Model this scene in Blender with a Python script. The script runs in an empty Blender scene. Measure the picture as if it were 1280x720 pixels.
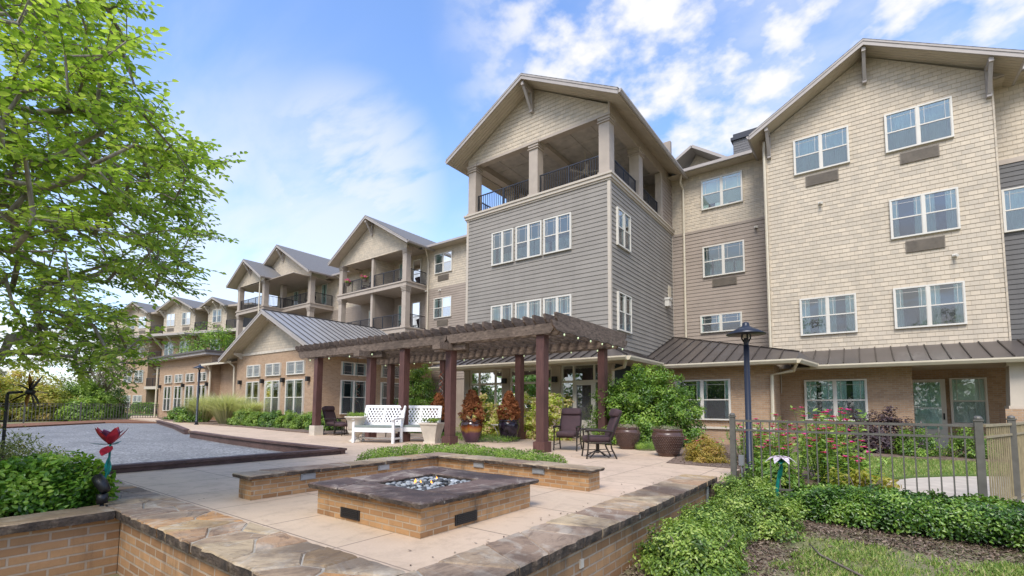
import bpy, bmesh, math, random
import numpy as np
from mathutils import Vector, Matrix, noise as mnoise
R = math.radians
random.seed(7); rng = np.random.default_rng(11)
sc = bpy.context.scene
COL = sc.collection
# ------------------------------------------------------------------ camera
F, CY, PITCH, ROLL, YAW = 592.389, 463.568, 0.0755757, 0.0074655, 0.6382277
fw = Vector((-math.sin(YAW)*math.cos(PITCH), math.cos(YAW)*math.cos(PITCH), math.sin(PITCH)))
r0 = Vector((math.cos(YAW), math.sin(YAW), 0)); u0 = r0.cross(fw)
rr = r0*math.cos(ROLL)+u0*math.sin(ROLL); uu = u0*math.cos(ROLL)-r0*math.sin(ROLL)
cd = bpy.data.cameras.new('camera'); cam = bpy.data.objects.new('camera', cd); COL.objects.link(cam)
m3 = Matrix((rr, uu, -fw)).transposed().to_4x4(); m3.translation = Vector((0, 0, 1.4)); cam.matrix_world = m3
cd.sensor_width = 36; cd.lens = 36*F/1280; cd.shift_y = (CY-360)/1280; cd.clip_start = .05; cd.clip_end = 3000
sc.camera = cam
# ------------------------------------------------------------------ world, sun, exposure
SUN_EL, SUN_AZ = R(52), R(160)      # azimuth clockwise from +Y
SKY_STRENGTH = .15
w = bpy.data.worlds.new('World'); sc.world = w; w.use_nodes = True
nt = w.node_tree; nt.nodes.clear()
def wn(t, **k):
    n = nt.nodes.new(t)
    for a, b in k.items(): setattr(n, a, b)
    return n
out = wn('ShaderNodeOutputWorld'); bg = wn('ShaderNodeBackground'); bg.inputs['Strength'].default_value = SKY_STRENGTH
sky = wn('ShaderNodeTexSky', sky_type='NISHITA', sun_disc=False, sun_elevation=SUN_EL, sun_rotation=SUN_AZ)
sky.air_density = 1.0; sky.dust_density = .6; sky.ozone_density = 1.6
tc = wn('ShaderNodeTexCoord'); sp = wn('ShaderNodeSeparateXYZ'); nt.links.new(tc.outputs['Generated'], sp.inputs[0])
def wmath(op, a, b=None, clamp=False):
    n = wn('ShaderNodeMath', operation=op, use_clamp=clamp)
    for i, v in enumerate((a, b)):
        if v is None: continue
        if hasattr(v, 'links'): nt.links.new(v, n.inputs[i])
        else: n.inputs[i].default_value = v
    return n.outputs[0]
zc = wmath('ADD', wmath('MAXIMUM', sp.outputs[2], 0.0), .16)
cx_ = wmath('DIVIDE', sp.outputs[0], zc); cy_ = wmath('DIVIDE', sp.outputs[1], zc)
cmb = wn('ShaderNodeCombineXYZ'); nt.links.new(cx_, cmb.inputs[0]); nt.links.new(cy_, cmb.inputs[1])
def cloud(scale, det, rot, stretch, lo, hi, loc):
    mp = wn('ShaderNodeMapping'); mp.inputs['Rotation'].default_value = (0, 0, rot); mp.inputs['Scale'].default_value = (stretch[0], stretch[1], 1); mp.inputs['Location'].default_value = loc
    nt.links.new(cmb.outputs[0], mp.inputs[0])
    nz = wn('ShaderNodeTexNoise'); nz.inputs['Scale'].default_value = scale; nz.inputs['Detail'].default_value = det; nz.inputs['Roughness'].default_value = .56; nz.inputs['Distortion'].default_value = .25
    nt.links.new(mp.outputs[0], nz.inputs['Vector'])
    mr = wn('ShaderNodeMapRange', interpolation_type='SMOOTHSTEP'); mr.inputs[1].default_value = lo; mr.inputs[2].default_value = hi
    nt.links.new(nz.outputs['Fac'], mr.inputs[0]); return mr.outputs[0]
def dirmask(d, lo, hi):            # clouds gather round a direction of the sky
    vm = wn('ShaderNodeVectorMath', operation='DOT_PRODUCT'); nt.links.new(tc.outputs['Generated'], vm.inputs[0]); vm.inputs[1].default_value = Vector(d).normalized()
    mr = wn('ShaderNodeMapRange', interpolation_type='SMOOTHSTEP'); mr.inputs[1].default_value = lo; mr.inputs[2].default_value = hi
    nt.links.new(vm.outputs['Value'], mr.inputs[0]); return mr.outputs[0]
pm = wn('ShaderNodeMapping'); pm.inputs['Scale'].default_value = (1, 1, 1.7); pm.inputs['Rotation'].default_value = (.3, .15, .4); nt.links.new(tc.outputs['Generated'], pm.inputs[0])
pn = wn('ShaderNodeTexNoise'); pn.inputs['Scale'].default_value = 13; pn.inputs['Detail'].default_value = 5; pn.inputs['Roughness'].default_value = .52; nt.links.new(pm.outputs[0], pn.inputs['Vector'])
pr_ = wn('ShaderNodeMapRange', interpolation_type='SMOOTHSTEP'); pr_.inputs[1].default_value = .36; pr_.inputs[2].default_value = .68; nt.links.new(pn.outputs['Fac'], pr_.inputs[0])
pb = wn('ShaderNodeTexNoise'); pb.inputs['Scale'].default_value = 2.6; pb.inputs['Detail'].default_value = 4; nt.links.new(pm.outputs[0], pb.inputs['Vector'])
pc = wn('ShaderNodeMapRange', interpolation_type='SMOOTHSTEP'); pc.inputs[1].default_value = .27; pc.inputs[2].default_value = .47; nt.links.new(pb.outputs['Fac'], pc.inputs[0])
puff = wmath('MULTIPLY', pr_.outputs[0], pc.outputs[0])
c1 = wmath('MULTIPLY', wmath('MAXIMUM', puff, wmath('MULTIPLY', cloud(2.3, 6, .5, (1, 1.2), .36, .7, (.3, 1.2, 0)), .5)), dirmask((-.02, .8, .6), .80, .93))
c2 = wmath('MULTIPLY', cloud(.9, 9, 1.1, (.55, 1.9), .40, .74, (3.1, .4, 0)), wmath('SUBTRACT', 1.0, dirmask((-.42, .55, .62), .86, 1.0)))
hz = wn('ShaderNodeMapRange', interpolation_type='SMOOTHSTEP'); hz.inputs[1].default_value = .52; hz.inputs[2].default_value = .02; hz.inputs[3].default_value = 0; hz.inputs[4].default_value = .9
nt.links.new(sp.outputs[2], hz.inputs[0])
c3 = wmath('MULTIPLY', cloud(1.1, 8, .2, (1, 1.5), .34, .60, (7, 2, 0)), hz.outputs[0])
bk_ = wn('ShaderNodeMapRange', interpolation_type='SMOOTHSTEP'); bk_.inputs[1].default_value = .1; bk_.inputs[2].default_value = -.35
nt.links.new(sp.outputs[1], bk_.inputs[0])
hi_ = wn('ShaderNodeMapRange', interpolation_type='SMOOTHSTEP'); hi_.inputs[1].default_value = .22; hi_.inputs[2].default_value = .5; hi_.inputs[3].default_value = 1; hi_.inputs[4].default_value = .45
nt.links.new(sp.outputs[2], hi_.inputs[0])
c4 = wmath('MULTIPLY', wmath('MULTIPLY', bk_.outputs[0], hi_.outputs[0]), wmath('ADD', .62, wmath('MULTIPLY', cloud(1.6, 7, .9, (1, 1.2), .38, .6, (2, 8, 0)), .36)))  # unseen overcast behind the camera, added as neutral frontal fill
c5 = wmath('MULTIPLY', wmath('MULTIPLY', cloud(3.2, 8, .9, (.8, 2.0), .30, .58, (4, 1, 0)), dirmask((-.76, .5, .41), .976, .998)), .62)
c6 = wmath('MULTIPLY', wmath('MULTIPLY', cloud(1.3, 8, .5, (.7, 1.6), .3, .6, (2, 5, 0)), dirmask((-.86, .42, .27), .93, .995)), .6)
cm = wmath('MAXIMUM', wmath('MAXIMUM', wmath('MAXIMUM', wmath('MAXIMUM', c1, wmath('MAXIMUM', c5, c6)), c4), wmath('MULTIPLY', c2, .55)), wmath('ADD', wmath('MULTIPLY', c3, .8), wmath('MULTIPLY', hz.outputs[0], .22)), True)
tint = wn('ShaderNodeMix', data_type='RGBA', blend_type='MULTIPLY'); tint.inputs[0].default_value = 1
SKYGAIN = wn('ShaderNodeRGB'); SKYGAIN.outputs[0].default_value = (1.04, 1.15, 1.34, 1)
nt.links.new(sky.outputs[0], tint.inputs[6]); nt.links.new(SKYGAIN.outputs[0], tint.inputs[7])
mx = wn('ShaderNodeMix', data_type='RGBA'); nt.links.new(cm, mx.inputs[0]); nt.links.new(tint.outputs[2], mx.inputs[6]); mx.inputs[7].default_value = (3.7, 3.67, 3.67, 1)
nt.links.new(mx.outputs[2], bg.inputs[0]); nt.links.new(bg.outputs[0], out.inputs[0])
sl = bpy.data.lights.new('sun', 'SUN'); sl.energy = 2.0; sl.angle = R(24); sl.color = (1, .93, .83)
so = bpy.data.objects.new('sun', sl); COL.objects.link(so)
sd = Vector((math.sin(SUN_AZ)*math.cos(SUN_EL), math.cos(SUN_AZ)*math.cos(SUN_EL), math.sin(SUN_EL)))
so.rotation_euler = sd.to_track_quat('Z', 'Y').to_euler(); so.location = sd*60
vs = sc.view_settings; vs.view_transform = 'Standard'; vs.look = 'None'; vs.gamma = 1; vs.use_curve_mapping = False; vs.exposure = .92
try: sc.cycles.max_bounces = 6; sc.cycles.transparent_max_bounces = 12
except Exception: pass

# ------------------------------------------------------------------ materials
class Mt:
    def __init__(s, name):
        s.m = bpy.data.materials.new(name); s.m.use_nodes = True; s.t = s.m.node_tree
        s.p = s.t.nodes['Principled BSDF']; s.out = s.t.nodes['Material Output']
    def n(s, t, **k):
        n = s.t.nodes.new(t)
        for a, b in k.items(): setattr(n, a, b)
        return n
    def l(s, a, b): s.t.links.new(a, b)
    def set(s, inp, v):
        if hasattr(v, 'links'): s.l(v, inp)
        else: inp.default_value = v
    def math(s, op, a, b=0.0, clamp=False):
        n = s.n('ShaderNodeMath', operation=op, use_clamp=clamp); s.set(n.inputs[0], a); s.set(n.inputs[1], b); return n.outputs[0]
    def mix(s, f, a, b, blend='MIX'):
        n = s.n('ShaderNodeMix', data_type='RGBA', blend_type=blend); s.set(n.inputs[0], f)
        for i, v in ((6, a), (7, b)): s.set(n.inputs[i], v if hasattr(v, 'links') else (*v, 1))
        return n.outputs[2]
    def obj(s): return s.n('ShaderNodeTexCoord').outputs['Object']
    def noise(s, scale, det=4, rough=.55, vec=None, stretch=None, dist=0):
        n = s.n('ShaderNodeTexNoise'); n.inputs['Scale'].default_value = scale; n.inputs['Detail'].default_value = det; n.inputs['Roughness'].default_value = rough; n.inputs['Distortion'].default_value = dist
        v = vec if vec is not None else s.obj()
        if stretch:
            mp = s.n('ShaderNodeMapping'); mp.inputs['Scale'].default_value = stretch; s.l(v, mp.inputs[0]); v = mp.outputs[0]
        s.l(v, n.inputs['Vector']); return n.outputs['Fac']
    def ramp(s, f, stops):
        n = s.n('ShaderNodeValToRGB'); e = n.color_ramp.elements
        while len(e) < len(stops): e.new(.5)
        for i, (p, c) in enumerate(stops): e[i].position = p; e[i].color = (*c, 1)
        s.l(f, n.inputs[0]); return n.outputs[0]
    def rng(s, f, a, b, c=0, d=1):
        n = s.n('ShaderNodeMapRange'); s.l(f, n.inputs[0])
        for i, v in enumerate((a, b, c, d)): n.inputs[i+1].default_value = v
        return n.outputs[0]
    def bump(s, h, strength=.3, dist=.01, nrm=None):
        n = s.n('ShaderNodeBump'); n.inputs['Strength'].default_value = strength; n.inputs['Distance'].default_value = dist; s.l(h, n.inputs['Height'])
        if nrm is not None: s.l(nrm, n.inputs['Normal'])
        s.l(n.outputs[0], s.p.inputs['Normal']); return n.outputs[0]
    def base(s, c): s.set(s.p.inputs['Base Color'], c if hasattr(c, 'links') else (*c, 1))
    def rough(s, v): s.set(s.p.inputs['Roughness'], v)
    def wallvec(s):     # (u, v) on the face: along the wall, and up (or across, on level faces)
        t = s.n('ShaderNodeTexCoord'); a = s.n('ShaderNodeSeparateXYZ'); b = s.n('ShaderNodeSeparateXYZ')
        s.l(t.outputs['Object'], a.inputs[0]); s.l(t.outputs['Normal'], b.inputs[0])
        ax = s.math('ABSOLUTE', b.outputs[0]); ay = s.math('ABSOLUTE', b.outputs[1]); az = s.math('ABSOLUTE', b.outputs[2])
        side = s.math('GREATER_THAN', ax, ay); flat = s.math('GREATER_THAN', az, .75)
        def sel(f, p, q): return s.math('ADD', s.math('MULTIPLY', s.math('SUBTRACT', 1, f), p), s.math('MULTIPLY', f, q))
        u = sel(flat, sel(side, a.outputs[0], a.outputs[1]), a.outputs[0]); v = sel(flat, a.outputs[2], a.outputs[1])
        c = s.n('ShaderNodeCombineXYZ'); s.l(u, c.inputs[0]); s.l(v, c.inputs[1]); return c.outputs[0]

def plain(name, c, rough=.6, metal=0, var=.12, vs=3.0, bump=.0, bs=60, spec=.5):
    m = Mt(name); f = m.noise(vs, 5); c2 = tuple(x*(1-var*2) for x in c); c1 = tuple(min(1, x*(1+var)) for x in c)
    m.base(m.ramp(f, [(.3, c2), (.7, c1)])); m.rough(rough); m.p.inputs['Metallic'].default_value = metal; m.p.inputs['Specular IOR Level'].default_value = spec
    if bump: m.bump(m.noise(bs, 4), bump, .004)
    return m.m
def brick(name, ca, cb, mort, bw=.21, bh=.072, ms=.006, stain=.0, vary=.25, seed=0):
    m = Mt(name); v = m.wallvec(); b = m.n('ShaderNodeTexBrick'); m.l(v, b.inputs['Vector'])
    for k, x in (('Scale', 1.0), ('Mortar Size', ms), ('Mortar Smooth', .15), ('Bias', 0.0), ('Brick Width', bw), ('Row Height', bh)): b.inputs[k].default_value = x
    b.inputs['Color1'].default_value = (*ca, 1); b.inputs['Color2'].default_value = (*cb, 1); b.inputs['Mortar'].default_value = (*mort, 1)
    n1 = m.noise(9, 6, .65); n2 = m.noise(.7, 4)
    c = m.mix(m.rng(n1, .3, .75, 0, vary), b.outputs['Color'], tuple(x*.45 for x in ca))
    c = m.mix(m.rng(n2, .42, .7, 0, .25), c, tuple(min(1, x*1.35) for x in cb))
    if stain:
        st = m.noise(1.6, 6, .7, stretch=(1.3, 1.3, .35))
        c = m.mix(m.rng(st, .56, .74, 0, stain), c, (.05, .04, .033))
    m.base(c); m.rough(.85)
    h = m.math('ADD', m.math('MULTIPLY', m.math('SUBTRACT', 1, b.outputs['Fac']), 1.0), m.math('MULTIPLY', m.noise(70, 4), .35))
    m.bump(h, 1.0, .009); return m.m
def siding(name, c, var=.1, joints=False, pitch=.165):
    m = Mt(name); v = m.wallvec()
    f = m.noise(1.1, 5); g = m.noise(22, 5, .6, stretch=(1, 1, .3))
    col = m.ramp(f, [(.3, tuple(x*(1-var) for x in c)), (.7, tuple(x*(1+var) for x in c))])
    col = m.mix(m.rng(g, .35, .75, 0, .2), col, tuple(x*.6 for x in c)); col = m.mix(m.rng(m.noise(1.6, 6, .7, stretch=(2.2, 2.2, .14)), .5, .72, 0, .3), col, tuple(x*.62 for x in c))
    col = m.mix(m.rng(m.noise(1, 3, .5, stretch=(.22, .22, 5.5)), .4, .65, 0, .16), col, tuple(x*.7 for x in c))
    if joints:
        b = m.n('ShaderNodeTexBrick'); m.l(v, b.inputs['Vector']); b.offset = .43; b.squash = 1
        for k, x in (('Scale', 1.0), ('Mortar Size', .006), ('Mortar Smooth', .1), ('Brick Width', .24), ('Row Height', pitch), ('Bias', 0.0)): b.inputs[k].default_value = x
        b.inputs['Color1'].default_value = (.88, .88, .88, 1); b.inputs['Color2'].default_value = (1.08, 1.06, 1.03, 1); b.inputs['Mortar'].default_value = (.72, .67, .6, 1)
        col = m.mix(1.0, col, b.outputs['Color'], 'MULTIPLY')
        m.bump(m.math('SUBTRACT', 1, b.outputs['Fac']), .5, .006)
    else: m.bump(g, .15, .004)
    m.base(col); m.rough(.7); return m.m
def leafmat(name, cols, rough=.45, trans=.28, spec=.4):
    m = Mt(name); a = m.n('ShaderNodeAttribute', attribute_name='var')
    c = m.ramp(a.outputs['Fac'], [(i/(len(cols)-1), x) for i, x in enumerate(cols)])
    m.base(c); m.rough(rough); m.p.inputs['Specular IOR Level'].default_value = spec
    tr = m.n('ShaderNodeBsdfTranslucent'); m.l(m.mix(1.0, c, (1.5, 1.6, .75), 'MULTIPLY'), tr.inputs[0])
    mx = m.n('ShaderNodeMixShader'); mx.inputs[0].default_value = trans; m.l(m.p.outputs[0], mx.inputs[1]); m.l(tr.outputs[0], mx.inputs[2]); m.l(mx.outputs[0], m.out.inputs[0])
    return m.m
def wood(name, ca, cb, rough=.8, bump=.5, stretch=(1, 1, 1), sc_=9):
    m = Mt(name); n = m.noise(sc_, 7, .65, stretch=stretch, dist=.6); k = m.noise(1.3, 4)
    c = m.ramp(n, [(.3, ca), (.68, cb)]); c = m.mix(m.rng(k, .45, .7, 0, .5), c, tuple(x*.55 for x in ca)); m.base(c); m.rough(rough); m.bump(n, bump, .006); return m.m
def flag(name, cols, scale, joint, dark, streak=.6, jw=.03):
    m = Mt(name); o = m.obj(); wv = m.n('ShaderNodeTexNoise'); wv.inputs['Scale'].default_value = 2.2; m.l(o, wv.inputs['Vector'])
    ad = m.n('ShaderNodeVectorMath', operation='MULTIPLY_ADD'); m.l(wv.outputs['Color'], ad.inputs[0]); ad.inputs[1].default_value = (.28, .28, 0); m.l(o, ad.inputs[2])
    fl = m.n('ShaderNodeVectorMath', operation='MULTIPLY'); m.l(ad.outputs[0], fl.inputs[0]); fl.inputs[1].default_value = (1, 1, .0)
    v1 = m.n('ShaderNodeTexVoronoi', feature='F1'); v1.inputs['Scale'].default_value = scale; v1.inputs['Randomness'].default_value = .95; m.l(fl.outputs[0], v1.inputs['Vector'])
    v2 = m.n('ShaderNodeTexVoronoi', feature='DISTANCE_TO_EDGE'); v2.inputs['Scale'].default_value = scale; v2.inputs['Randomness'].default_value = .95; m.l(fl.outputs[0], v2.inputs['Vector'])
    sx = m.n('ShaderNodeSeparateColor'); m.l(v1.outputs['Color'], sx.inputs[0])
    cell = m.n('ShaderNodeValToRGB'); cell.color_ramp.interpolation = 'CONSTANT'; e = cell.color_ramp.elements
    while len(e) < len(cols): e.new(.5)
    for i, c in enumerate(cols): e[i].position = i/len(cols); e[i].color = (*c, 1)
    m.l(sx.outputs[0], cell.inputs[0])
    st = m.noise(4.5, 8, .68, stretch=(1, 1.9, 2.5), dist=.9); big = m.noise(1.5, 5, .6)
    c = m.mix(m.rng(st, .47, .62, 0, streak), cell.outputs[0], dark)
    st2 = m.noise(7, 7, .7, stretch=(2, .8, 1), dist=1.2); c = m.mix(m.rng(st2, .55, .7, 0, .45), c, (.42, .37, .3))
    c = m.mix(m.rng(big, .48, .66, 0, .75), c, dark)
    jf = m.rng(v2.outputs['Distance'], jw*.35, jw, 1, 0); jn = m.rng(m.noise(5, 4), .4, .6, .15, 1)
    c = m.mix(m.math('MULTIPLY', jf, jn), c, joint); m.base(c); m.rough(.72)
    h = m.math('ADD', m.math('MULTIPLY', st, .8), m.math('MULTIPLY', m.math('SUBTRACT', 1, jf), .7)); m.bump(h, .7, .012); return m.m

M = {}
M['brick_pit'] = brick('tan orange fire pit brick', (.53, .31, .14), (.28, .14, .058), (.47, .38, .27), .185, .055, .007, .85, vary=.55)
M['brick_wall'] = brick('tan garden wall brick', (.52, .305, .15), (.29, .15, .068), (.46, .39, .31), .27, .083, .010, .7, vary=.55)
M['brick_bldg'] = brick('pale tan building brick', (.51, .34, .21), (.39, .245, .145), (.48, .40, .31), .21, .072, .008, vary=.35)
M['shingle'] = siding('beige shake siding', (.565, .49, .385), .06, True)
M['shingle_far'] = siding('pale beige siding', (.53, .46, .36), .05, True)
M['lap_tan'] = siding('taupe lap siding', (.335, .275, .225))
M['lap_gray'] = siding('grey lap siding', (.278, .254, .222))
M['lap_dark'] = siding('charcoal lap siding', (.12, .117, .115))
M['trim'] = plain('taupe trim paint', (.42, .355, .29), .55, var=.05)
M['trim_light'] = plain('light trim paint', (.52, .455, .37), .5, var=.04)
M['fascia'] = plain('grey taupe fascia paint', (.40, .36, .33), .5, var=.05)
M['white'] = plain('white window paint', (.66, .63, .56), .4, var=.03)
M['cream'] = plain('cream gutter paint', (.62, .55, .42), .4, var=.04)
def soffit():
    m = Mt('ribbed beige soffit'); wv = m.n('ShaderNodeTexWave', wave_type='BANDS', bands_direction='X'); wv.inputs['Scale'].default_value = 2.2; m.l(m.obj(), wv.inputs[0])
    wy = m.n('ShaderNodeTexWave', wave_type='BANDS', bands_direction='Y'); wy.inputs['Scale'].default_value = 2.2; m.l(m.obj(), wy.inputs[0])
    m.base(m.ramp(m.noise(2, 3), [(.3, (.47, .4, .3)), (.7, (.55, .47, .36))])); m.rough(.6); m.bump(m.math('ADD', m.math('POWER', wy.outputs['Fac'], 8.0), 0), .9, .02); return m.m
M['soffit'] = soffit()
M['ceiling'] = plain('taupe porch ceiling', (.46, .41, .355), .8)
M['frame_dark'] = plain('dark bronze metal', (.055, .057, .065), .45, .6, .1)
M['black'] = plain('black powder coat', (.018, .018, .02), .42, .2, .1)
M['navy_black'] = plain('blue black lamp paint', (.025, .03, .045), .35, .3, .08)
M['ac'] = plain('brown grille paint', (.20, .165, .125), .5)
M['fence'] = plain('weathered pewter paint', (.155, .145, .125), .5, .3, .12, 8)
M['fence_sunlit'] = plain('sunlit bronze paint', (.33, .27, .16), .5, .2, .12, 8)  # sunlit yellow-tan look of the pickets put into their colour
M['postwood'] = wood('maroon stained post wood', (.07, .030, .025), (.135, .06, .05), .6, .3, (3, 3, .35))
M['oldwood'] = wood('weathered grey brown timber', (.06, .043, .033), (.225, .168, .128), .9, .9, (.8, 2.5, 2.5), 7)
M['oldwood_y'] = wood('weathered grey brown rafter timber', (.06, .043, .033), (.23, .17, .13), .9, .9, (2.5, .8, 2.5), 7)
M['curb'] = wood('purple brown timber kerb', (.06, .034, .03), (.15, .085, .07), .75, .6, (1.5, 1.5, 5), 6)
M['flag'] = flag('multicolour flagstone coping', [(.36, .29, .2), (.27, .2, .15), (.40, .33, .24), (.37, .25, .13), (.31, .25, .19), (.38, .30, .2), (.23, .17, .14), (.33, .23, .145)], 1.75, (.40, .36, .29), (.05, .036, .032), .82, .018)
M['flag_dark'] = flag('dark plum flagstone', [(.10, .066, .058), (.13, .086, .07), (.07, .05, .05), (.14, .1, .085)], 1.5, (.3, .27, .24), (.035, .025, .026), .6, .022)
M['flag_tan'] = flag('tan flagstone coping', [(.42, .33, .21), (.33, .24, .15), (.24, .165, .125), (.46, .37, .25)], 1.4, (.34, .3, .25), (.07, .045, .038), .7, .016)
def stonemat(name, cols, dark, pale, amt):
    m = Mt(name); a = m.n('ShaderNodeAttribute', attribute_name='var'); c = m.ramp(a.outputs['Fac'], [(i/(len(cols)-1), x) for i, x in enumerate(cols)])
    off = m.n('ShaderNodeVectorMath', operation='ADD'); m.l(m.obj(), off.inputs[0]); cb = m.n('ShaderNodeCombineXYZ'); m.l(m.math('MULTIPLY', a.outputs['Fac'], 37.0), cb.inputs[0]); m.l(m.math('MULTIPLY', a.outputs['Fac'], 91.0), cb.inputs[1]); m.l(cb.outputs[0], off.inputs[1]); v = off.outputs[0]
    rt = m.n('ShaderNodeVectorRotate', rotation_type='Z_AXIS'); m.l(v, rt.inputs['Vector']); m.l(m.math('MULTIPLY', a.outputs['Fac'], 19.0), rt.inputs['Angle']); v = rt.outputs[0]
    s1 = m.noise(5, 9, .7, v, (.7, 2.2, 1), 1.0); s2 = m.noise(2.2, 7, .66, v, None, .8); s3 = m.noise(40, 5, .7, v)
    c = m.mix(m.rng(s1, .50, .66, 0, .6), c, dark); c = m.mix(m.rng(s2, .52, .62, 0, .75*amt), c, pale); s4 = m.noise(3.2, 9, .72, v, (2.6, .5, 1), 1.4); c = m.mix(m.rng(s4, .55, .63, 0, .7*amt), c, pale); big = m.noise(1.1, 5, .65); c = m.mix(m.rng(big, .46, .62, 0, amt), c, dark); c = m.mix(m.rng(s3, .5, .8, 0, .3), c, dark)
    m.base(c); m.rough(.75); m.bump(m.math('ADD', s1, m.math('MULTIPLY', s3, .35)), .75, .014); return m.m
M['stone'] = stonemat('brown tan flagstone', [(.42, .30, .18), (.24, .16, .11), (.46, .36, .24), (.48, .25, .09), (.33, .24, .17), (.43, .29, .14), (.19, .12, .09), (.48, .37, .23)], (.06, .038, .028), (.50, .45, .37), .66)
M['stone_dark'] = stonemat('plum brown flagstone', [(.15, .092, .074), (.10, .066, .058), (.20, .13, .10), (.125, .082, .07), (.26, .18, .135)], (.03, .02, .02), (.42, .36, .30), .8)
M['stone_tan'] = stonemat('golden tan flagstone', [(.43, .33, .2), (.35, .25, .15), (.46, .37, .25), (.24, .16, .12), (.44, .29, .14)], (.08, .052, .04), (.56, .5, .4), .45)
M['mortar'] = plain('pale mortar', (.36, .325, .27), .9, var=.2, vs=8, bump=.4)
def edge_stone():
    m = Mt('rock faced stone edge'); n = m.noise(6, 8, .7); m.base(m.ramp(n, [(.38, (.03, .023, .02)), (.56, (.11, .08, .06)), (.74, (.30, .24, .17))])); m.rough(.85); m.bump(m.noise(18, 6, .7), 1.0, .03); return m.m
M['stone_edge'] = edge_stone()
def concrete():
    m = Mt('tan scored concrete'); v = m.obj(); b = m.n('ShaderNodeTexBrick'); b.offset = 0; m.l(v, b.inputs['Vector'])
    for k, x in (('Scale', 1.0), ('Mortar Size', .009), ('Mortar Smooth', .3), ('Brick Width', 1.13), ('Row Height', 1.13), ('Bias', 0.0)): b.inputs[k].default_value = x
    b.inputs['Color1'].default_value = (.54, .41, .285, 1); b.inputs['Color2'].default_value = (.58, .435, .315, 1); b.inputs['Mortar'].default_value = (.2, .15, .11, 1)
    n1 = m.noise(.8, 7, .6); n2 = m.noise(5, 7, .7); n3 = m.noise(60, 3)
    c = m.mix(m.rng(n1, .4, .68, 0, .35), b.outputs['Color'], (.36, .27, .195)); c = m.mix(m.rng(n2, .50, .68, 0, .42), c, (.33, .25, .18)); c = m.mix(m.rng(m.noise(1.7, 8, .75, dist=1.5), .53, .62, 0, .3), c, (.28, .21, .15)); c = m.mix(m.rng(n3, .5, .8, 0, .2), c, (.68, .57, .45))
    m.base(c); m.rough(.8); m.bump(m.math('ADD', m.math('MULTIPLY', n3, .3), m.math('SUBTRACT', 1, b.outputs['Fac'])), .5, .006); return m.m
M['concrete'] = concrete()
M['walk'] = plain('pale concrete walk', (.50, .44, .365), .8, var=.1, bump=.3, bs=90)
def gravel():
    m = Mt('grey crushed stone'); a = m.n('ShaderNodeTexVoronoi'); a.inputs['Scale'].default_value = 26; m.l(m.obj(), a.inputs['Vector']); s_ = m.n('ShaderNodeSeparateColor'); m.l(a.outputs['Color'], s_.inputs[0])
    c = m.ramp(s_.outputs[0], [(.0, (.10, .10, .103)), (.5, (.19, .192, .195)), (1, (.35, .355, .35))]); c = m.mix(m.rng(m.noise(.45, 6, .6, stretch=(1, 2.2, 1), dist=.8), .42, .62, 0, .55), c, (.13, .132, .135)); m.base(c); m.rough(.85); m.bump(a.outputs['Distance'], .8, .02); return m.m
M['gravel'] = gravel()
def soil(name, a, b, c):
    m = Mt(name); n = m.noise(14, 8, .75); k = m.noise(2, 5); col = m.ramp(n, [(.3, a), (.52, b), (.72, c)]); m.base(m.mix(m.rng(k, .45, .65, 0, .4), col, a)); m.rough(.95); m.bump(n, 1.0, .03); return m.m
M['mulch'] = soil('brown bark mulch', (.075, .048, .034), (.19, .13, .095), (.36, .28, .21))
M['redmulch'] = soil('red brown pine straw', (.12, .05, .027), (.21, .095, .05), (.3, .16, .09))
def ground():
    m = Mt('lawn and soil'); n = m.noise(.9, 7, .65); f = m.noise(30, 5, .7)
    g = m.ramp(f, [(.3, (.12, .125, .045)), (.7, (.25, .25, .11))]); d = m.ramp(f, [(.3, (.14, .10, .065)), (.7, (.33, .26, .18))])
    m.base(m.mix(m.rng(n, .42, .6), g, d)); m.rough(.95); m.bump(f, .8, .03); return m.m
M['ground'] = ground()
M['lawn'] = soil('green lawn', (.07, .12, .02), (.13, .2, .04), (.2, .27, .07))
def asphalt():
    m = Mt('grey asphalt shingles'); v = m.obj(); n = m.noise(16, 6, .7); w_ = m.n('ShaderNodeTexWave', wave_type='BANDS', bands_direction='Z'); w_.inputs['Scale'].default_value = 2.4; m.l(v, w_.inputs[0])
    m.base(m.ramp(n, [(.3, (.10, .098, .1)), (.7, (.205, .2, .198))])); m.rough(.9); m.bump(m.math('ADD', m.math('MULTIPLY', n, .5), w_.outputs['Fac']), .6, .02); return m.m
M['asphalt'] = asphalt()
M['seam_dark'] = plain('dark bronze metal roof', (.115, .098, .088), .38, .35, .08, 1.2)
M['seam_dark_rib'] = plain('dark bronze roof rib', (.055, .045, .04), .4, .35, .08)
M['seam_light'] = plain('silver grey metal roof', (.36, .345, .325), .42, .25, .06, 1)
M['seam_light_rib'] = plain('dark grey roof rib', (.075, .07, .07), .4, .3, .05)
def glass():
    m = Mt('window glass'); m.t.nodes.remove(m.p); tr = m.n('ShaderNodeBsdfTransparent'); tr.inputs[0].default_value = (.84, .94, .91, 1); gl = m.n('ShaderNodeBsdfGlossy'); gl.inputs['Roughness'].default_value = .015; gl.inputs[0].default_value = (.95, .98, 1, 1)
    fr = m.n('ShaderNodeFresnel'); fr.inputs[0].default_value = 1.9
    n = m.noise(1.6, 2); bp = m.n('ShaderNodeBump'); bp.inputs['Strength'].default_value = .06; bp.inputs['Distance'].default_value = .02; m.l(n, bp.inputs['Height']); m.l(bp.outputs[0], gl.inputs['Normal'])
    mx = m.n('ShaderNodeMixShader'); m.l(m.math('ADD', m.math('MULTIPLY', fr.outputs[0], 1.0), .10, True), mx.inputs[0]); m.l(tr.outputs[0], mx.inputs[1]); m.l(gl.outputs[0], mx.inputs[2]); m.l(mx.outputs[0], m.out.inputs[0]); return m.m
M['glass'] = glass()
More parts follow.
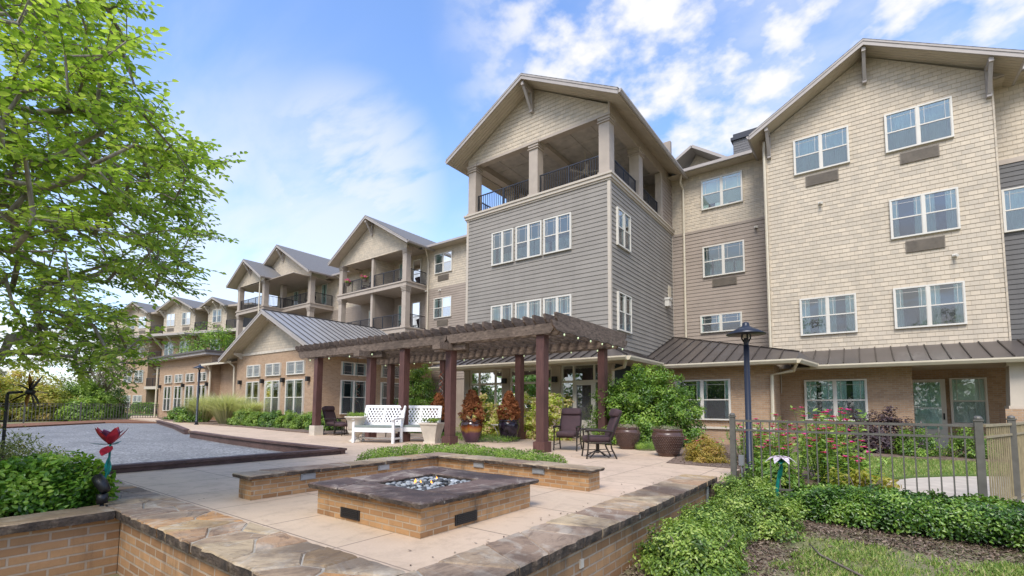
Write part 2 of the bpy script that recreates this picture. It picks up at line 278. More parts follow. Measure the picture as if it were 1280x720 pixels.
def screen():
    m = Mt('insect screen mesh'); tr = m.n('ShaderNodeBsdfTransparent'); mx = m.n('ShaderNodeMixShader'); mx.inputs[0].default_value = .25; m.base((.2, .2, .21)); m.rough(.8)
    m.l(tr.outputs[0], mx.inputs[1]); m.l(m.p.outputs[0], mx.inputs[2]); m.l(mx.outputs[0], m.out.inputs[0]); return m.m
M['screen'] = screen()
M['curtain'] = plain('pale blue white curtain', (.72, .84, .81), .9, var=.06)
M['blind'] = plain('grey green blind', (.26, .34, .31), .9, var=.08)
M['room'] = plain('dark room', (.022, .036, .036), .8)  # flat dark colour stands for the unlit interior behind the glass
M['pot_brown'] = plain('dark brown glaze', (.10, .055, .042), .26, var=.15, bump=.2, bs=30)
def glazed():
    m = Mt('amber and plum drip glaze'); t = m.n('ShaderNodeSeparateXYZ'); m.l(m.obj(), t.inputs[0]); z = m.math('ADD', t.outputs[2], m.math('MULTIPLY', m.noise(9, 4, .6, stretch=(1, 1, .2)), .22))
    m.base(m.ramp(z, [(.15, (.05, .02, .045)), (.42, (.10, .035, .06)), (.5, (.32, .15, .02)), (.6, (.22, .05, .01)), (.66, (.05, .018, .012))])); m.rough(.12); m.p.inputs['Coat Weight'].default_value = .5; return m.m
M['pot_amber'] = glazed()
M['pot_blue'] = plain('blue black plum glaze', (.03, .02, .035), .14, var=.4, vs=6)
M['urn'] = plain('cast cream stone', (.60, .54, .45), .8, var=.1, bump=.3, bs=40)
M['cushion'] = plain('plum brown cushion fabric', (.06, .032, .036), .85, var=.12, vs=7, bump=.3, bs=24)
M['bronze'] = plain('dark bronze chair metal', (.05, .04, .034), .4, .6, .1)
M['benchwhite'] = plain('white bench paint', (.80, .80, .80), .4, var=.03)
M['sage'] = plain('sage grey bench cushion', (.23, .27, .255), .85, var=.06)
M['bark'] = wood('grey brown bark', (.10, .075, .058), (.26, .21, .17), .9, .8, (2, 2, .6), 12)
M['bark_pale'] = wood('pale grey bark', (.16, .135, .11), (.36, .32, .27), .9, .5, (2, 2, .6), 12)
M['stem'] = plain('green stem', (.08, .13, .03), .6)
M['redmetal'] = plain('crimson enamel petal', (.52, .03, .06), .3, .2, .3, 14)
M['pinkmetal'] = plain('pink violet enamel petal', (.40, .13, .30), .3, .2, .3, 10)
M['tealmetal'] = plain('teal enamel', (.01, .22, .18), .3, .3, .25, 12)
M['whitemetal'] = plain('white and plum enamel', (.66, .56, .60), .35, .1, .3, 30)
M['goldmetal'] = plain('gold enamel', (.45, .25, .04), .35, .5, .2)
M['orange'] = plain('orange ornament enamel', (.55, .12, .03), .4)
M['steel'] = plain('galvanised grey plate', (.34, .36, .38), .4, .4, .1)
M['pebble_gray'] = plain('grey river stone', (.34, .36, .37), .6, var=.3, vs=9)
M['pebble_dark'] = plain('charcoal river stone', (.05, .052, .055), .5, var=.2)
fm = Mt('gas flame'); fm.base((.9, .3, .02)); fm.p.inputs['Emission Color'].default_value = (1, .34, .03, 1); fm.p.inputs['Emission Strength'].default_value = 1.6; M['flame'] = fm.m
bm_ = Mt('string light bulb'); bm_.base((.6, .75, .45)); bm_.rough(.2); bm_.p.inputs['Emission Color'].default_value = (.9, 1, .6, 1); bm_.p.inputs['Emission Strength'].default_value = .12; M['bulb'] = bm_.m
# foliage
M['lf_tree'] = leafmat('yellow green tree leaf', [(.12, .20, .035), (.24, .36, .06), (.37, .48, .10), (.50, .58, .17)], .45, .5)
M['lf_gloss'] = leafmat('glossy green hedge leaf', [(.02, .055, .009), (.065, .145, .02), (.15, .27, .035), (.30, .42, .08)], .3, .25, .5)
M['lf_planter'] = leafmat('shade lifted planter leaf', [(.03, .085, .012), (.11, .24, .03), (.23, .40, .05), (.42, .55, .11)], .3, .32, .5)  # hedge leaf colour brightened to offset the shade of the tree above
M['lf_hedge'] = leafmat('mid green shrub leaf', [(.045, .09, .016), (.13, .22, .035), (.25, .36, .06), (.42, .50, .13)], .35, .28, .5)
M['lf_dark'] = leafmat('deep green shrub leaf', [(.035, .085, .014), (.10, .20, .025), (.19, .32, .04), (.33, .45, .08)], .35, .3, .5)
M['lf_strip'] = leafmat('fresh low hedge leaf', [(.08, .15, .022), (.19, .30, .045), (.33, .44, .08)], .45, .3)
M['lf_hyd'] = leafmat('lime and cream hydrangea bloom', [(.34, .46, .06), (.62, .68, .14), (.72, .66, .34), (.7, .5, .36), (.4, .54, .09)], .5, .35)
M['lf_brown'] = leafmat('dead rust brown needle spray', [(.17, .055, .02), (.34, .125, .048), (.48, .2, .09)], .7, .15, .2)
M['lf_plum'] = leafmat('dark plum leaf', [(0.038, 0.028, 0.035), (0.088, 0.052, 0.063), (0.149, 0.105, 0.088)], .45, .15)
M['lf_bronze'] = leafmat('olive bronze leaf', [(.13, .15, .08), (.22, .23, .13), (.32, .29, .2), (.38, .29, .22)], .5, .3)
M['lf_yellow'] = leafmat('yellow green shrub leaf', [(.2, .24, .04), (.38, .40, .07), (.52, .47, .11), (.52, .37, .14)], .5, .4)
M['lf_wisp'] = leafmat('grey green wispy leaf', [(0.158, 0.193, 0.061), (0.298, 0.333, 0.114), (0.455, 0.455, 0.175)], .55, .25)
M['lf_gold'] = leafmat('golden shrub leaf', [(.25, .2, .03), (.42, .32, .06), (.42, .25, .08)], .5, .3)
M['lf_grassy'] = leafmat('pale ornamental grass blade', [(.30, .33, .17), (.50, .50, .31), (.64, .61, .45)], .6, .45)
M['lf_lawn'] = leafmat('lawn grass blade', [(.10, .19, .035), (.20, .31, .06), (.33, .40, .11), (.50, .45, .22)], .6, .3)
M['lf_flower'] = leafmat('garden flower foliage', [(0.088, 0.193, 0.035), (0.193, 0.333, 0.061), (0.315, 0.455, 0.105), (0.490, 0.560, 0.105)], .5, .3)
M['lf_pink'] = leafmat('magenta zinnia petal', [(.6, .03, .22), (.72, .06, .33), (.75, .14, .42)], .5, .3)
M['lf_chip'] = leafmat('bark chip', [(.06, .04, .028), (.16, .11, .08), (.33, .26, .2)], .9, 0, .2)
# ------------------------------------------------------------------ mesh building
class MB:
    def __init__(s, T=None): s.v = []; s.f = []; s.mi = []; s.T = T or Matrix.Identity(4); s.k = 0
    def V(s, *ps):
        i = len(s.v); s.v += [s.T @ Vector(p) for p in ps]; return i
    def face(s, *ix): s.f.append(ix); s.mi.append(s.k)
    def poly(s, pts): i = s.V(*pts); s.face(*range(i, i+len(pts)))
    def box(s, x0, x1, y0, y1, z0, z1, taper=1.0):
        cx, cy = (x0+x1)/2, (y0+y1)/2; t = lambda a, c: c+(a-c)*taper
        i = s.V((x0, y0, z0), (x1, y0, z0), (x1, y1, z0), (x0, y1, z0), (t(x0, cx), t(y0, cy), z1), (t(x1, cx), t(y0, cy), z1), (t(x1, cx), t(y1, cy), z1), (t(x0, cx), t(y1, cy), z1))
        for q in ((3, 2, 1, 0), (4, 5, 6, 7), (0, 1, 5, 4), (1, 2, 6, 5), (2, 3, 7, 6), (3, 0, 4, 7)): s.face(*[i+j for j in q])
    def bar(s, a, b, wd, ht, up=(0, 0, 1)):
        a, b = Vector(a), Vector(b); d = (b-a).normalized(); u = Vector(up)
        if abs(d.dot(u)) > .98: u = Vector((1, 0, 0))
        x = d.cross(u).normalized()*wd/2; y = x.cross(d).normalized()*ht/2
        i = s.V(a-x-y, a+x-y, a+x+y, a-x+y, b-x-y, b+x-y, b+x+y, b-x+y)
        for q in ((3, 2, 1, 0), (4, 5, 6, 7), (0, 1, 5, 4), (1, 2, 6, 5), (2, 3, 7, 6), (3, 0, 4, 7)): s.face(*[i+j for j in q])
    def tube(s, pts, rad, n=8, cap=True):
        pts = [Vector(p) for p in pts]; rad = rad if hasattr(rad, '__len__') else [rad]*len(pts); rings = []; pu = None
        for k, p in enumerate(pts):
            d = (pts[min(k+1, len(pts)-1)]-pts[max(k-1, 0)]).normalized()
            u = pu if pu is not None else (Vector((0, 0, 1)) if abs(d.z) < .9 else Vector((1, 0, 0)))
            x = d.cross(u); x = x.normalized() if x.length > 1e-6 else d.orthogonal().normalized(); y = x.cross(d).normalized(); pu = y
            rings.append(s.V(*[p+(x*math.cos(2*math.pi*j/n)+y*math.sin(2*math.pi*j/n))*rad[k] for j in range(n)]))
        for a, b in zip(rings, rings[1:]):
            for j in range(n): s.face(a+j, a+(j+1) % n, b+(j+1) % n, b+j)
        if cap: s.face(*[rings[0]+j for j in range(n)][::-1]); s.face(*[rings[-1]+j for j in range(n)])
    def lathe(s, prof, n=24, c=(0, 0, 0), flute=0.0, nf=0):
        rings = []
        for r, z in prof: rings.append(s.V(*[(c[0]+r*(1+flute*math.cos(nf*2*math.pi*j/n))*math.cos(2*math.pi*j/n), c[1]+r*(1+flute*math.cos(nf*2*math.pi*j/n))*math.sin(2*math.pi*j/n), c[2]+z) for j in range(n)]))
        for a, b in zip(rings, rings[1:]):
            for j in range(n): s.face(a+j, a+(j+1) % n, b+(j+1) % n, b+j)
        s.face(*[rings[0]+j for j in range(n)][::-1]); s.face(*[rings[-1]+j for j in range(n)])
    def prism(s, pts, d):        # closed planar outline pushed along d
        n = len(pts); d = Vector(d); i = s.V(*pts); j = s.V(*[Vector(p)+d for p in pts])
        s.face(*[i+k for k in range(n)][::-1]); s.face(*[j+k for k in range(n)])
        for k in range(n): s.face(i+k, i+(k+1) % n, j+(k+1) % n, j+k)
    def blob(s, c, r, seg=8, rings=6, jit=0.0, squash=1):
        g = []
        for a in range(rings+1):
            t = math.pi*a/rings; g.append(s.V(*[(c[0]+r[0]*math.sin(t)*math.cos(2*math.pi*j/seg)*(1+random.uniform(-jit, jit)), c[1]+r[1]*math.sin(t)*math.sin(2*math.pi*j/seg)*(1+random.uniform(-jit, jit)), c[2]-r[2]*math.cos(t)) for j in range(seg)]))
        for a, b in zip(g, g[1:]):
            for j in range(seg): s.face(a+j, a+(j+1) % seg, b+(j+1) % seg, b+j)
    def build_each(s, name, mats, parent):      # every box a part of its own
        r_ = None
        for k in range(len(s.v)//8):
            b = MB(); b.v = s.v[8*k:8*k+8]; b.f = [tuple(i-8*k for i in f) for f in s.f if f[0]//8 == k]; b.mi = [0]*len(b.f); r_ = b.build(name, mats, parent)
        return r_
    def build(s, name, mats, parent=None, smooth=False, off=None):
        if parent is not None and off is None: off = parent.get('_o', (0, 0, 0))
        o_ = Vector(off) if off is not None else Vector()
        me = bpy.data.meshes.new(name); me.from_pydata([v-o_ for v in s.v], [], s.f)
        for m in (mats if isinstance(mats, (list, tuple)) else [mats]): me.materials.append(m)
        me.polygons.foreach_set('material_index', s.mi)
        if smooth: me.polygons.foreach_set('use_smooth', [True]*len(s.f))
        bm = bmesh.new(); bm.from_mesh(me)
        if len(s.f) < 60000 and not getattr(s, 'keepn', False): bmesh.ops.recalc_face_normals(bm, faces=bm.faces)
        bm.to_mesh(me); bm.free(); me.update()
        ob = bpy.data.objects.new(name, me); COL.objects.link(ob)
        if parent is not None: ob.parent = parent; ob['_o'] = tuple(o_)
        return ob
def tag(o, label=None, cat=None, group=None, kind=None):
    for k, v in (('label', label), ('category', cat), ('group', group), ('kind', kind)):
        if v: o[k] = v
    return o
def thing(name, loc, label, cat, group=None, rz=0, world=False):   # world: its parts are given in world coordinates
    e = bpy.data.objects.new(name, None); COL.objects.link(e); e.location = loc; e.rotation_euler = (0, 0, rz); e['_o'] = tuple(loc) if world else (0, 0, 0); e.empty_display_size = .3
    return tag(e, label, cat, group)
def single(mb, name, mats, loc, label, cat, group=None, smooth=False, kind=None):
    o = mb.build(name, mats, smooth=smooth, off=loc); o.location = loc; return tag(o, label, cat, group, kind)
def copy_tree(o, parent=None):
    c = o.copy(); COL.objects.link(c)
    if parent: c.parent = parent
    for ch in list(o.children): copy_tree(ch, c)
    return c
def rot(rz, o=(0, 0, 0)): return Matrix.Translation(o) @ Matrix.Rotation(rz, 4, 'Z')
EAST = lambda X: Matrix.Translation((X, 0, 0)) @ Matrix.Rotation(R(90), 4, 'Z')      # local x = world Y, local -y = outward +X
FRONT = lambda Y: Matrix.Translation((0, Y, 0))
# wall clad in courses: real overlapping boards, clip(z) gives the run of a gable
def laps(mb, u0, u1, z0, z1, pitch=.17, t=.022, clip=None):
    n = max(1, round((z1-z0)/pitch)); p = (z1-z0)/n
    for k in range(n):
        a, b = z0+k*p, z0+(k+1)*p
        ua, ub = (u0, u1) if clip is None else clip(a); uc, ud = (u0, u1) if clip is None else clip(b)
        if ub-ua < .02: continue
        mb.poly([(ua, -t, a), (ub, -t, a), (max(ud, uc), -.002, b), (uc, -.002, b)]); mb.poly([(ua, 0, a), (ub, 0, a), (ub, -t, a), (ua, -t, a)])
def gclip(x0, x1, xa, zb, za):
    def c(z):
        f = min(1, max(0, (z-zb)/(za-zb))); return (x0+(xa-x0)*f, x1+(xa-x1)*f)
    return c
WIN = 0
def window(root, T, x0, x1, z0, z1, units=2, hung=True, prairie=True, cur=.5, mat='white', screen=True, proud=.1, blind=False, mull=.09, kids=True):
    global WIN; WIN += 1; rs = random.Random(WIN)
    f = MB(T); c = .055; P = -proud
    f.box(x0, x1, P, 0, z0, z0+c); f.box(x0, x1, P, 0, z1-c, z1); f.box(x0, x0+c, P, 0, z0+c, z1-c); f.box(x1-c, x1, P, 0, z0+c, z1-c)
    wd = (x1-x0-2*c-(units-1)*mull)/units; zm = z0+(z1-z0)*.5; cells = []
    for i in range(units):
        a = x0+c+i*(wd+mull); b = a+wd; cells.append((a, b))
        if i: f.box(a-mull, a, P+.004, 0, z0+c, z1-c)
        if hung: f.box(a, b, P+.012, -.03, zm-.022, zm+.022)
        q = .02
        for (u, v) in ((a, a+q), (b-q, b)): f.box(u, v, P+.02, -.03, z0+c, z1-c)
        if prairie:
            zb = (zm+.022) if hung else z0+c; zt = z1-c; g = .011; e = min(.14, wd*.2)
            for u in (a+e, b-e): f.box(u-g/2, u+g/2, P+.024, P+.034, zb, zt)
            for v in (([zt-e]) if hung else [zt-e, zb+e]): f.box(a+q, b-q, P+.025, P+.033, v-g/2, v+g/2)
    wo = f.build('window', M[mat], root)
    if not kids: return wo
    g = MB(T); h = MB(T); s_ = MB(T)
    for (a, b) in cells:
        g.poly([(a, P+.032, z0+c), (b, P+.032, z0+c), (b, P+.032, z1-c), (a, P+.032, z1-c)])
        if screen and hung: s_.poly([(a+.02, P+.018, z0+c), (b-.02, P+.018, z0+c), (b-.02, P+.018, zm-.02), (a+.02, P+.018, zm-.02)])
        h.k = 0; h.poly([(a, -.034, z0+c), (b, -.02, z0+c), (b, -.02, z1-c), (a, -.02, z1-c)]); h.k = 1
        if cur > 0:
            for sgn in (0, 1):
                cw = (b-a)*cur*rs.uniform(.6, 1.0); ca = a if sgn == 0 else b-cw; n = max(4, int(cw/.028)); i = len(h.v)
                for k in range(n+1):
                    u = ca+cw*k/n; y = -.048+.011*(1 if k % 2 else -1)*rs.uniform(.5, 1); h.V((u, y, z0+c+.01), (u, y*.96-.001, z1-c-.01))
                for k in range(n): h.face(i+2*k, i+2*k+2, i+2*k+3, i+2*k+1)
        if blind:
            h.k = 2; zb = z1-c-(z1-z0)*rs.uniform(.3, .95); h.poly([(a, -.0615, zb), (b, -.0615, zb), (b, -.0615, z1-c), (a, -.0615, z1-c)])
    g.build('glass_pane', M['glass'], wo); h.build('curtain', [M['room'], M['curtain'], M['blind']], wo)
    if s_.f: s_.build('insect_screen', M['screen'], wo)
    return wo
def grille(root, T, x0, x1, z0, z1):
    m = MB(T); m.box(x0, x1, -.05, 0, z0, z1)
    n = int((z1-z0)/.04)
    for k in range(n): z = z0+.02+k*.04; m.box(x0+.03, x1-.03, -.062, -.045, z, z+.018)
    m.build('air_conditioner_grille', M['ac'], root)
def railing(root, T, x0, x1, z0, h=.98, sp=.11, y=0, name='railing', mat='frame_dark', kind='bars'):
    m = MB(T); m.box(x0, x1, y-.02, y+.02, z0+h-.045, z0+h); m.box(x0, x1, y-.015, y+.015, z0+.08, z0+.115)
    n = max(1, round((x1-x0)/sp))
    for k in range(1, n): x = x0+(x1-x0)*k/n; m.box(x-.011, x+.011, y-.011, y+.011, z0+.1, z0+h-.03)
    np_ = max(1, round((x1-x0)/1.3))
    for k in range(np_+1): x = min(max(x0+(x1-x0)*k/np_, x0+.025), x1-.025); m.box(x-.025, x+.025, y-.024, y+.024, z0, z0+h-.003)
    m.build(name, M[mat], root)
def column(root, x, y, z0, z1, w_=.5, mat='trim', cap=True, rz=0):
    m = MB(); a = w_/2; m.box(x-a, x+a, y-a, y+a, z0, z1)
    if cap:
        for k, (d, e, g) in enumerate(((.07, 0, .10), (.035, .10, .2), (.05, .27, .31))): m.box(x-a-d, x+a+d, y-a-d, y+a+d, z1-g, z1-e-.003*k)
        m.box(x-a-.04, x+a+.04, y-a-.04, y+a+.04, z0, z0+.12)
    return m.build('column', M[mat], root)
def gable_roof(root, xl, xr, yf, yb, ze, za, th=.17, gut=True, roofmat='asphalt', xa=None, ribs=None, over=.45):
    xa = (xl+xr)/2 if xa is None else xa
    rf = MB(); sf = MB(); rk = MB(); gl_ = []; rb = MB()
    for (xe, s) in ((xl, -1), (xr, 1)):
        sl = (za-ze)/abs(xa-xe); nrm = 1/math.sqrt(1+sl*sl)
        P = lambda x, y, dz: (x, y, za-abs(x-xa)*sl+dz)
        e = xe
        i = rf.V(P(xa, yf-.03, .03), P(e+s*.03, yf-.03, .03), P(e+s*.03, yb, .03), P(xa, yb, .03), P(xa, yf-.03, -.01), P(e+s*.03, yf-.03, -.01), P(e+s*.03, yb, -.01), P(xa, yb, -.01))
        for q in ((0, 1, 2, 3), (7, 6, 5, 4), (0, 4, 5, 1), (1, 5, 6, 2), (2, 6, 7, 3)): rf.face(*[i+j for j in q])
        # soffit under the overhang, boxed at the eave
        i = sf.V(P(xa, yf+.02, -.015), P(e, yf+.02, -.015), P(e, yb, -.015), P(xa, yb, -.015), P(xa, yf+.02, -th), P(e, yf+.02, -th), P(e, yb, -th), P(xa, yb, -th))
        for q in ((0, 1, 2, 3), (7, 6, 5, 4), (1, 5, 6, 2), (0, 4, 5, 1)): sf.face(*[i+j for j in q])
        # rake board
        rk.prism([P(xa, yf-.025, -.012), P(e+s*.01, yf-.025, -.012), P(e+s*.01, yf-.025, -th-.05), P(xa, yf-.025, -th-.05)], (0, .04, 0))
        rk.prism([P(xa, yf-.045, -.012), P(e+s*.012, yf-.045, -.012), P(e+s*.012, yf-.045, -.075), P(xa, yf-.045, -.075)], (0, .019, 0))
        if gut:
            z = ze-.02; x = e+s*.012
            gt = MB(); gt.prism([(x, yf+.03, z), (x+s*.12, yf+.03, z), (x+s*.12, yf+.03, z-.05), (x+s*.06, yf+.03, z-.13), (x, yf+.03, z-.13)], (0, yb-yf-.04, 0)); gl_.append(gt)
        if ribs:
            n = int((yb-yf)/ribs)
            for k in range(n+1): y = yf+.03+(yb-yf-.06)*k/n; rb.bar(P(xa+s*.02, y, .055), P(e+s*.02, y, .055), .03, .045)
    r_ = rf.build('roof', M[roofmat], root); sf.build('soffit', M['soffit'], r_); rk.build('rake_board', M['fascia'], r_)
    for gt in gl_: gt.build('gutter', M['cream' if ribs else 'fascia'], r_)
    if ribs: rb.bar((xa, yf, za+.05), (xa, yb, za+.05), .12, .05); rb.build('standing_seam', M['seam_light_rib'], r_)
    return r_
def bracket(root, x, y, z, d=.75, h=.95, T=None, mat='fascia', w_=.13):    # knee brace under a gable: wall post, arm, strut
    m = MB(T); m.box(x-w_/2, x+w_/2, y-.14, y, z-h, z); m.box(x-w_/2+.004, x+w_/2-.004, y-d, y-.14, z-.15, z-.003); m.bar((x, y-.1, z-h+.12), (x, y-d+.1, z-.1), w_*.8, .13); m.build('gable_bracket', M[mat], root)
def downspout(root, pts, r_=.055, mat='cream'): m = MB(); m.tube(pts, r_, 6); m.build('downspout', M[mat], root)

ZP = .28
# ------------------------------------------------------------------ ground and paving
def zg(x, y):
    t = min(1, max(0, (y-1.0)/7.5)); z = -.34+.28*t
    if y > 8.5: z = min(0.0, z+.0)
    if x < -9: z = max(z, min(.2, z+(-9-x)*.12))
    return z
def axis(lo, hi, st, far):
    a = list(np.arange(lo, hi+1e-6, st)); g = []; s_ = st
    x = hi
    while x < far: s_ *= 1.5; x += s_; g.append(x)
    h = []; s_ = st; x = lo
    while x > -far: s_ *= 1.5; x -= s_; h.append(x)
    return h[::-1]+a+g
xs = axis(-12, 6, .3, 900); ys = axis(-4, 26, .3, 900)
gm = MB(); nx = len(xs)
for y in ys:
    for x in xs:
        z = zg(x, y)
        if -1.8 < x < 6 and -4 < y < 9: z += .03*mnoise.noise((x*1.3, y*1.3, 3))
        if x < -1.95 and x > -90 and y > 1.6 and y < 40: z = min(z, .0)
        gm.V((x, y, z))
for j in range(len(ys)-1):
    for i in range(nx-1): a = j*nx+i; gm.face(a, a+1, a+nx+1, a+nx)
tag(gm.build('ground', M['ground'], smooth=True), kind='structure')
def sheet(name, pts, z, mat, th=.12):
    m = MB(); m.prism([(x, y, z-th) for x, y in pts], (0, 0, th)); return tag(m.build(name, M[mat]), kind='structure')
sheet('patio', [(-2.4, 2.1), (-2.4, 8.3), (-1.86, 8.32), (-1.88, 9.62), (-3.3, 9.72), (-3.62, 11.6), (-4.2, 13.2), (-4.5, 16.1), (-24, 16.1), (-24, 13.4), (-52, 16.6), (-58, 15.4), (-47, 12.3), (-36.3, 11.1), (-27.6, 9.25), (-22.15, 8.0), (-15.9, 7.05), (-9.72, 6.62), (-9.72, 2.1)], ZP, 'concrete', .5)
sheet('gravel_court', [(-9.86, -6), (-9.86, 6.5), (-15.9, 6.9), (-22.1, 7.85), (-27.6, 9.1), (-36.2, 10.95), (-38.5, 9), (-33, 3.6), (-30, -6)], .17, 'gravel', .3)
sheet('far_lawn', [(-50, 14.7), (-47.2, 16.3), (-66, 40), (-110, 40), (-110, 14), (-59, 15)], .25, 'lawn', .3)
sheet('far_mulch_bed', [(-36.4, 11), (-38.7, 8.9), (-33.1, 3.5), (-30.1, -6.2), (-33, -6.2), (-36.5, 3), (-43, 9), (-44.5, 11.6)], .24, 'redmulch', .2)
sheet('annex_bed', [(-15.9, 10.35), (-18.5, 10.5), (-20, 10.55), (-24.3, 11.0), (-30, 11.2), (-38.2, 11.9), (-43.4, 13.2), (-47.4, 14.25), (-24, 14.25), (-24, 13.3), (-19.6, 13.3), (-16.6, 11.6)], ZP+.04, 'mulch', .1)
sheet('right_walk', [(.25, 11.0), (.35, 11.9), (.75, 12.7), (1.5, 13.6), (2.6, 14.5), (6, 16.5), (9, 17), (9, 11), (3, 10.0), (1.2, 9.6), (.4, 10.1)], .02, 'walk', .1)
sheet('lawn', [(-1.5, 12.2), (.2, 12.0), (.6, 12.85), (1.4, 13.8), (2.5, 14.75), (5.9, 16.8), (9, 17.4), (9, 19.2), (2, 17.6), (-1.8, 17.2), (-2.6, 14.5)], .012, 'lawn', .08)
sheet('wall_bed', [(-7.2, 17.5), (-4.3, 14.6), (-2.6, 14.6), (-1.8, 17.25), (2, 17.65), (9, 19.25), (9, 23.2), (-7.3, 20)], .05, 'mulch', .12)
bd = MB(); bd.prism([(-3.28, 9.74, .2), (-1.9, 9.64, .2), (-.3, 9.4, .0), (.2, 10.6, -.02), (-.3, 12.1, -.02), (-2.6, 14.6, .0), (-4.3, 14.5, .2), (-4.15, 13.2, .2), (-3.58, 11.6, .2)], (0, 0, .09)); tag(bd.build('flower_bed', M['mulch']), kind='structure')
# ------------------------------------------------------------------ the apartment building
B = thing('apartment_building', (-7.4, 16.1, 0), 'four storey beige and grey apartment building with gabled tower and stacked balconies', 'building', world=True)
ZL = 10.03
# grey tower
wl = MB(FRONT(16.1)); laps(wl, -14.6, -7.4, 3.3, ZL, .172)
wl.T = EAST(-7.4); laps(wl, 16.1, 23.4, 3.3, ZL, .172)
wl.T = Matrix.Identity(4); wl.box(-14.58, -7.42, 16.12, 24, 3.2, 10.0)
W1 = wl.build('tower_wall', M['lap_gray'], B)
cb = MB(); cb.box(-7.5, -7.375, 16.075, 16.19, 3.3, ZL); cb.box(-14.625, -14.5, 16.075, 16.19, 3.3, ZL); cb.box(-7.47, -7.376, 23.28, 23.4, 3.3, ZL); cb.build_each('corner_board', M['trim_light'], B)
lg = MB()
for d, a, b in ((.05, 10.0, 10.075), (.10, 10.075, 10.20), (.14, 10.2, 10.285)): lg.box(-14.6-d, -7.4+d, 16.1-d, 23.38, a, b)
lg.build('tower_ledge', M['trim_light'], B)
for z0, z1 in ((7.62, 9.11), (4.32, 5.81)):
    for a, b in ((-13.06, -11.88), (-11.74, -10.42), (-10.32, -9.03)): window(B, FRONT(16.1), a, b, z0, z1, cur=.55, blind=z0 > 6)
    window(B, EAST(-7.4), 16.6, 17.86, z0, z1, cur=.3)
vb = MB(); vb.box(-7.4, -7.18, 22.05, 22.35, 6.2, 6.55); vb.box(-7.4, -7.14, 22.02, 22.38, 6.5, 6.6); vb.build('wall_vent_box', M['white'], B)
gr = MB(); gr.box(-7.4, -7.36, 22.55, 22.95, 6.6, 7.3); gr.build('wall_louvre', M['cream'], B)
# open tower balcony
for x, y in ((-14.35, 16.32), (-10.9, 16.32), (-7.63, 16.32), (-7.63, 19.3), (-14.35, 19.3)): column(B, x, y, 10.28, 12.66, .44)
pw = MB(FRONT(0)); pw.box(-7.62, -7.41, 21.9, 23.4, 10.28, 12.6); pw.T = EAST(-7.4); laps(pw, 21.95, 23.4, 10.28, 12.6, .172); pw.build('balcony_side_wall', M['lap_tan'], B)
po = MB(); po.box(-7.66, -7.38, 21.75, 21.97, 10.28, 12.62); po.build_each('corner_board', M['trim'], B)
railing(B, FRONT(16.28), -14.12, -11.12, 10.28, .92); railing(B, FRONT(16.28), -10.68, -7.86, 10.28, .92)
railing(B, EAST(-7.58), 16.55, 19.07, 10.28, .92); railing(B, EAST(-7.58), 19.53, 21.75, 10.28, .92); railing(B, EAST(-14.4), 16.55, 19.07, 10.28, .92)
bk = MB(); bk.box(-14.6, -7.42, 23.4, 23.6, 10.0, 15); bk.build('balcony_back_wall', M['lap_tan'], B)
dr = MB(); 
for x in (-12.6, -9.6): dr.box(x-.95, x+.95, 23.33, 23.4, 10.29, 12.5)
dr.build_each('balcony_door', M['trim_light'], B)
dg = MB()
for x in (-12.6, -9.6):
    for k in (-1, 1): dg.box(x+k*.45-.36, x+k*.45+.36, 23.31, 23.335, 10.5, 12.38)
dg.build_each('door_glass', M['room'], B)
bmn = MB(); bmn.box(-14.56, -7.44, 16.13, 16.5, 12.66, 12.98); bmn.box(-7.86, -7.44, 16.5, 23.4, 12.66, 12.97); bmn.box(-14.56, -14.14, 16.5, 23.4, 12.66, 12.97); bmn.box(-11.0, -10.7, 16.5, 23.4, 12.72, 12.93); bmn.build_each('balcony_beam', M['trim'], B)
cl = MB(); cl.box(-14.5, -7.5, 16.2, 23.5, 12.95, 13.0)
for x in (-13.4, -12.2, -9.6, -8.6): cl.box(x-.02, x+.02, 16.5, 23.4, 12.93, 12.96)
for y in (17.8, 19.3, 20.8, 22.2): cl.box(-14.1, -7.9, y-.02, y+.02, 12.931, 12.958)
cl.build('balcony_ceiling', M['ceiling'], B)
fn = MB(); fc = (-9.75, 18.6); fn.tube([(fc[0], fc[1], 12.95), (fc[0], fc[1], 12.1)], .025, 8); fn.lathe([(.05, 0), (.13, .04), (.14, .16), (.06, .22)], 16, (fc[0], fc[1], 11.95))
for k in range(5):
    a = k*2*math.pi/5+.3; c, s = math.cos(a), math.sin(a); fn.prism([(fc[0]+c*.15-s*.05, fc[1]+s*.15+c*.05, 12.0), (fc[0]+c*.75-s*.08, fc[1]+s*.75+c*.08, 12.0), (fc[0]+c*.75+s*.08, fc[1]+s*.75-c*.08, 12.0), (fc[0]+c*.15+s*.05, fc[1]+s*.15-c*.05, 12.0)], (0, 0, .015))
tag(single(fn, 'ceiling_fan', M['urn'], (fc[0], fc[1], 11.9), 'cream ceiling fan hanging in the open tower balcony', 'fan'))
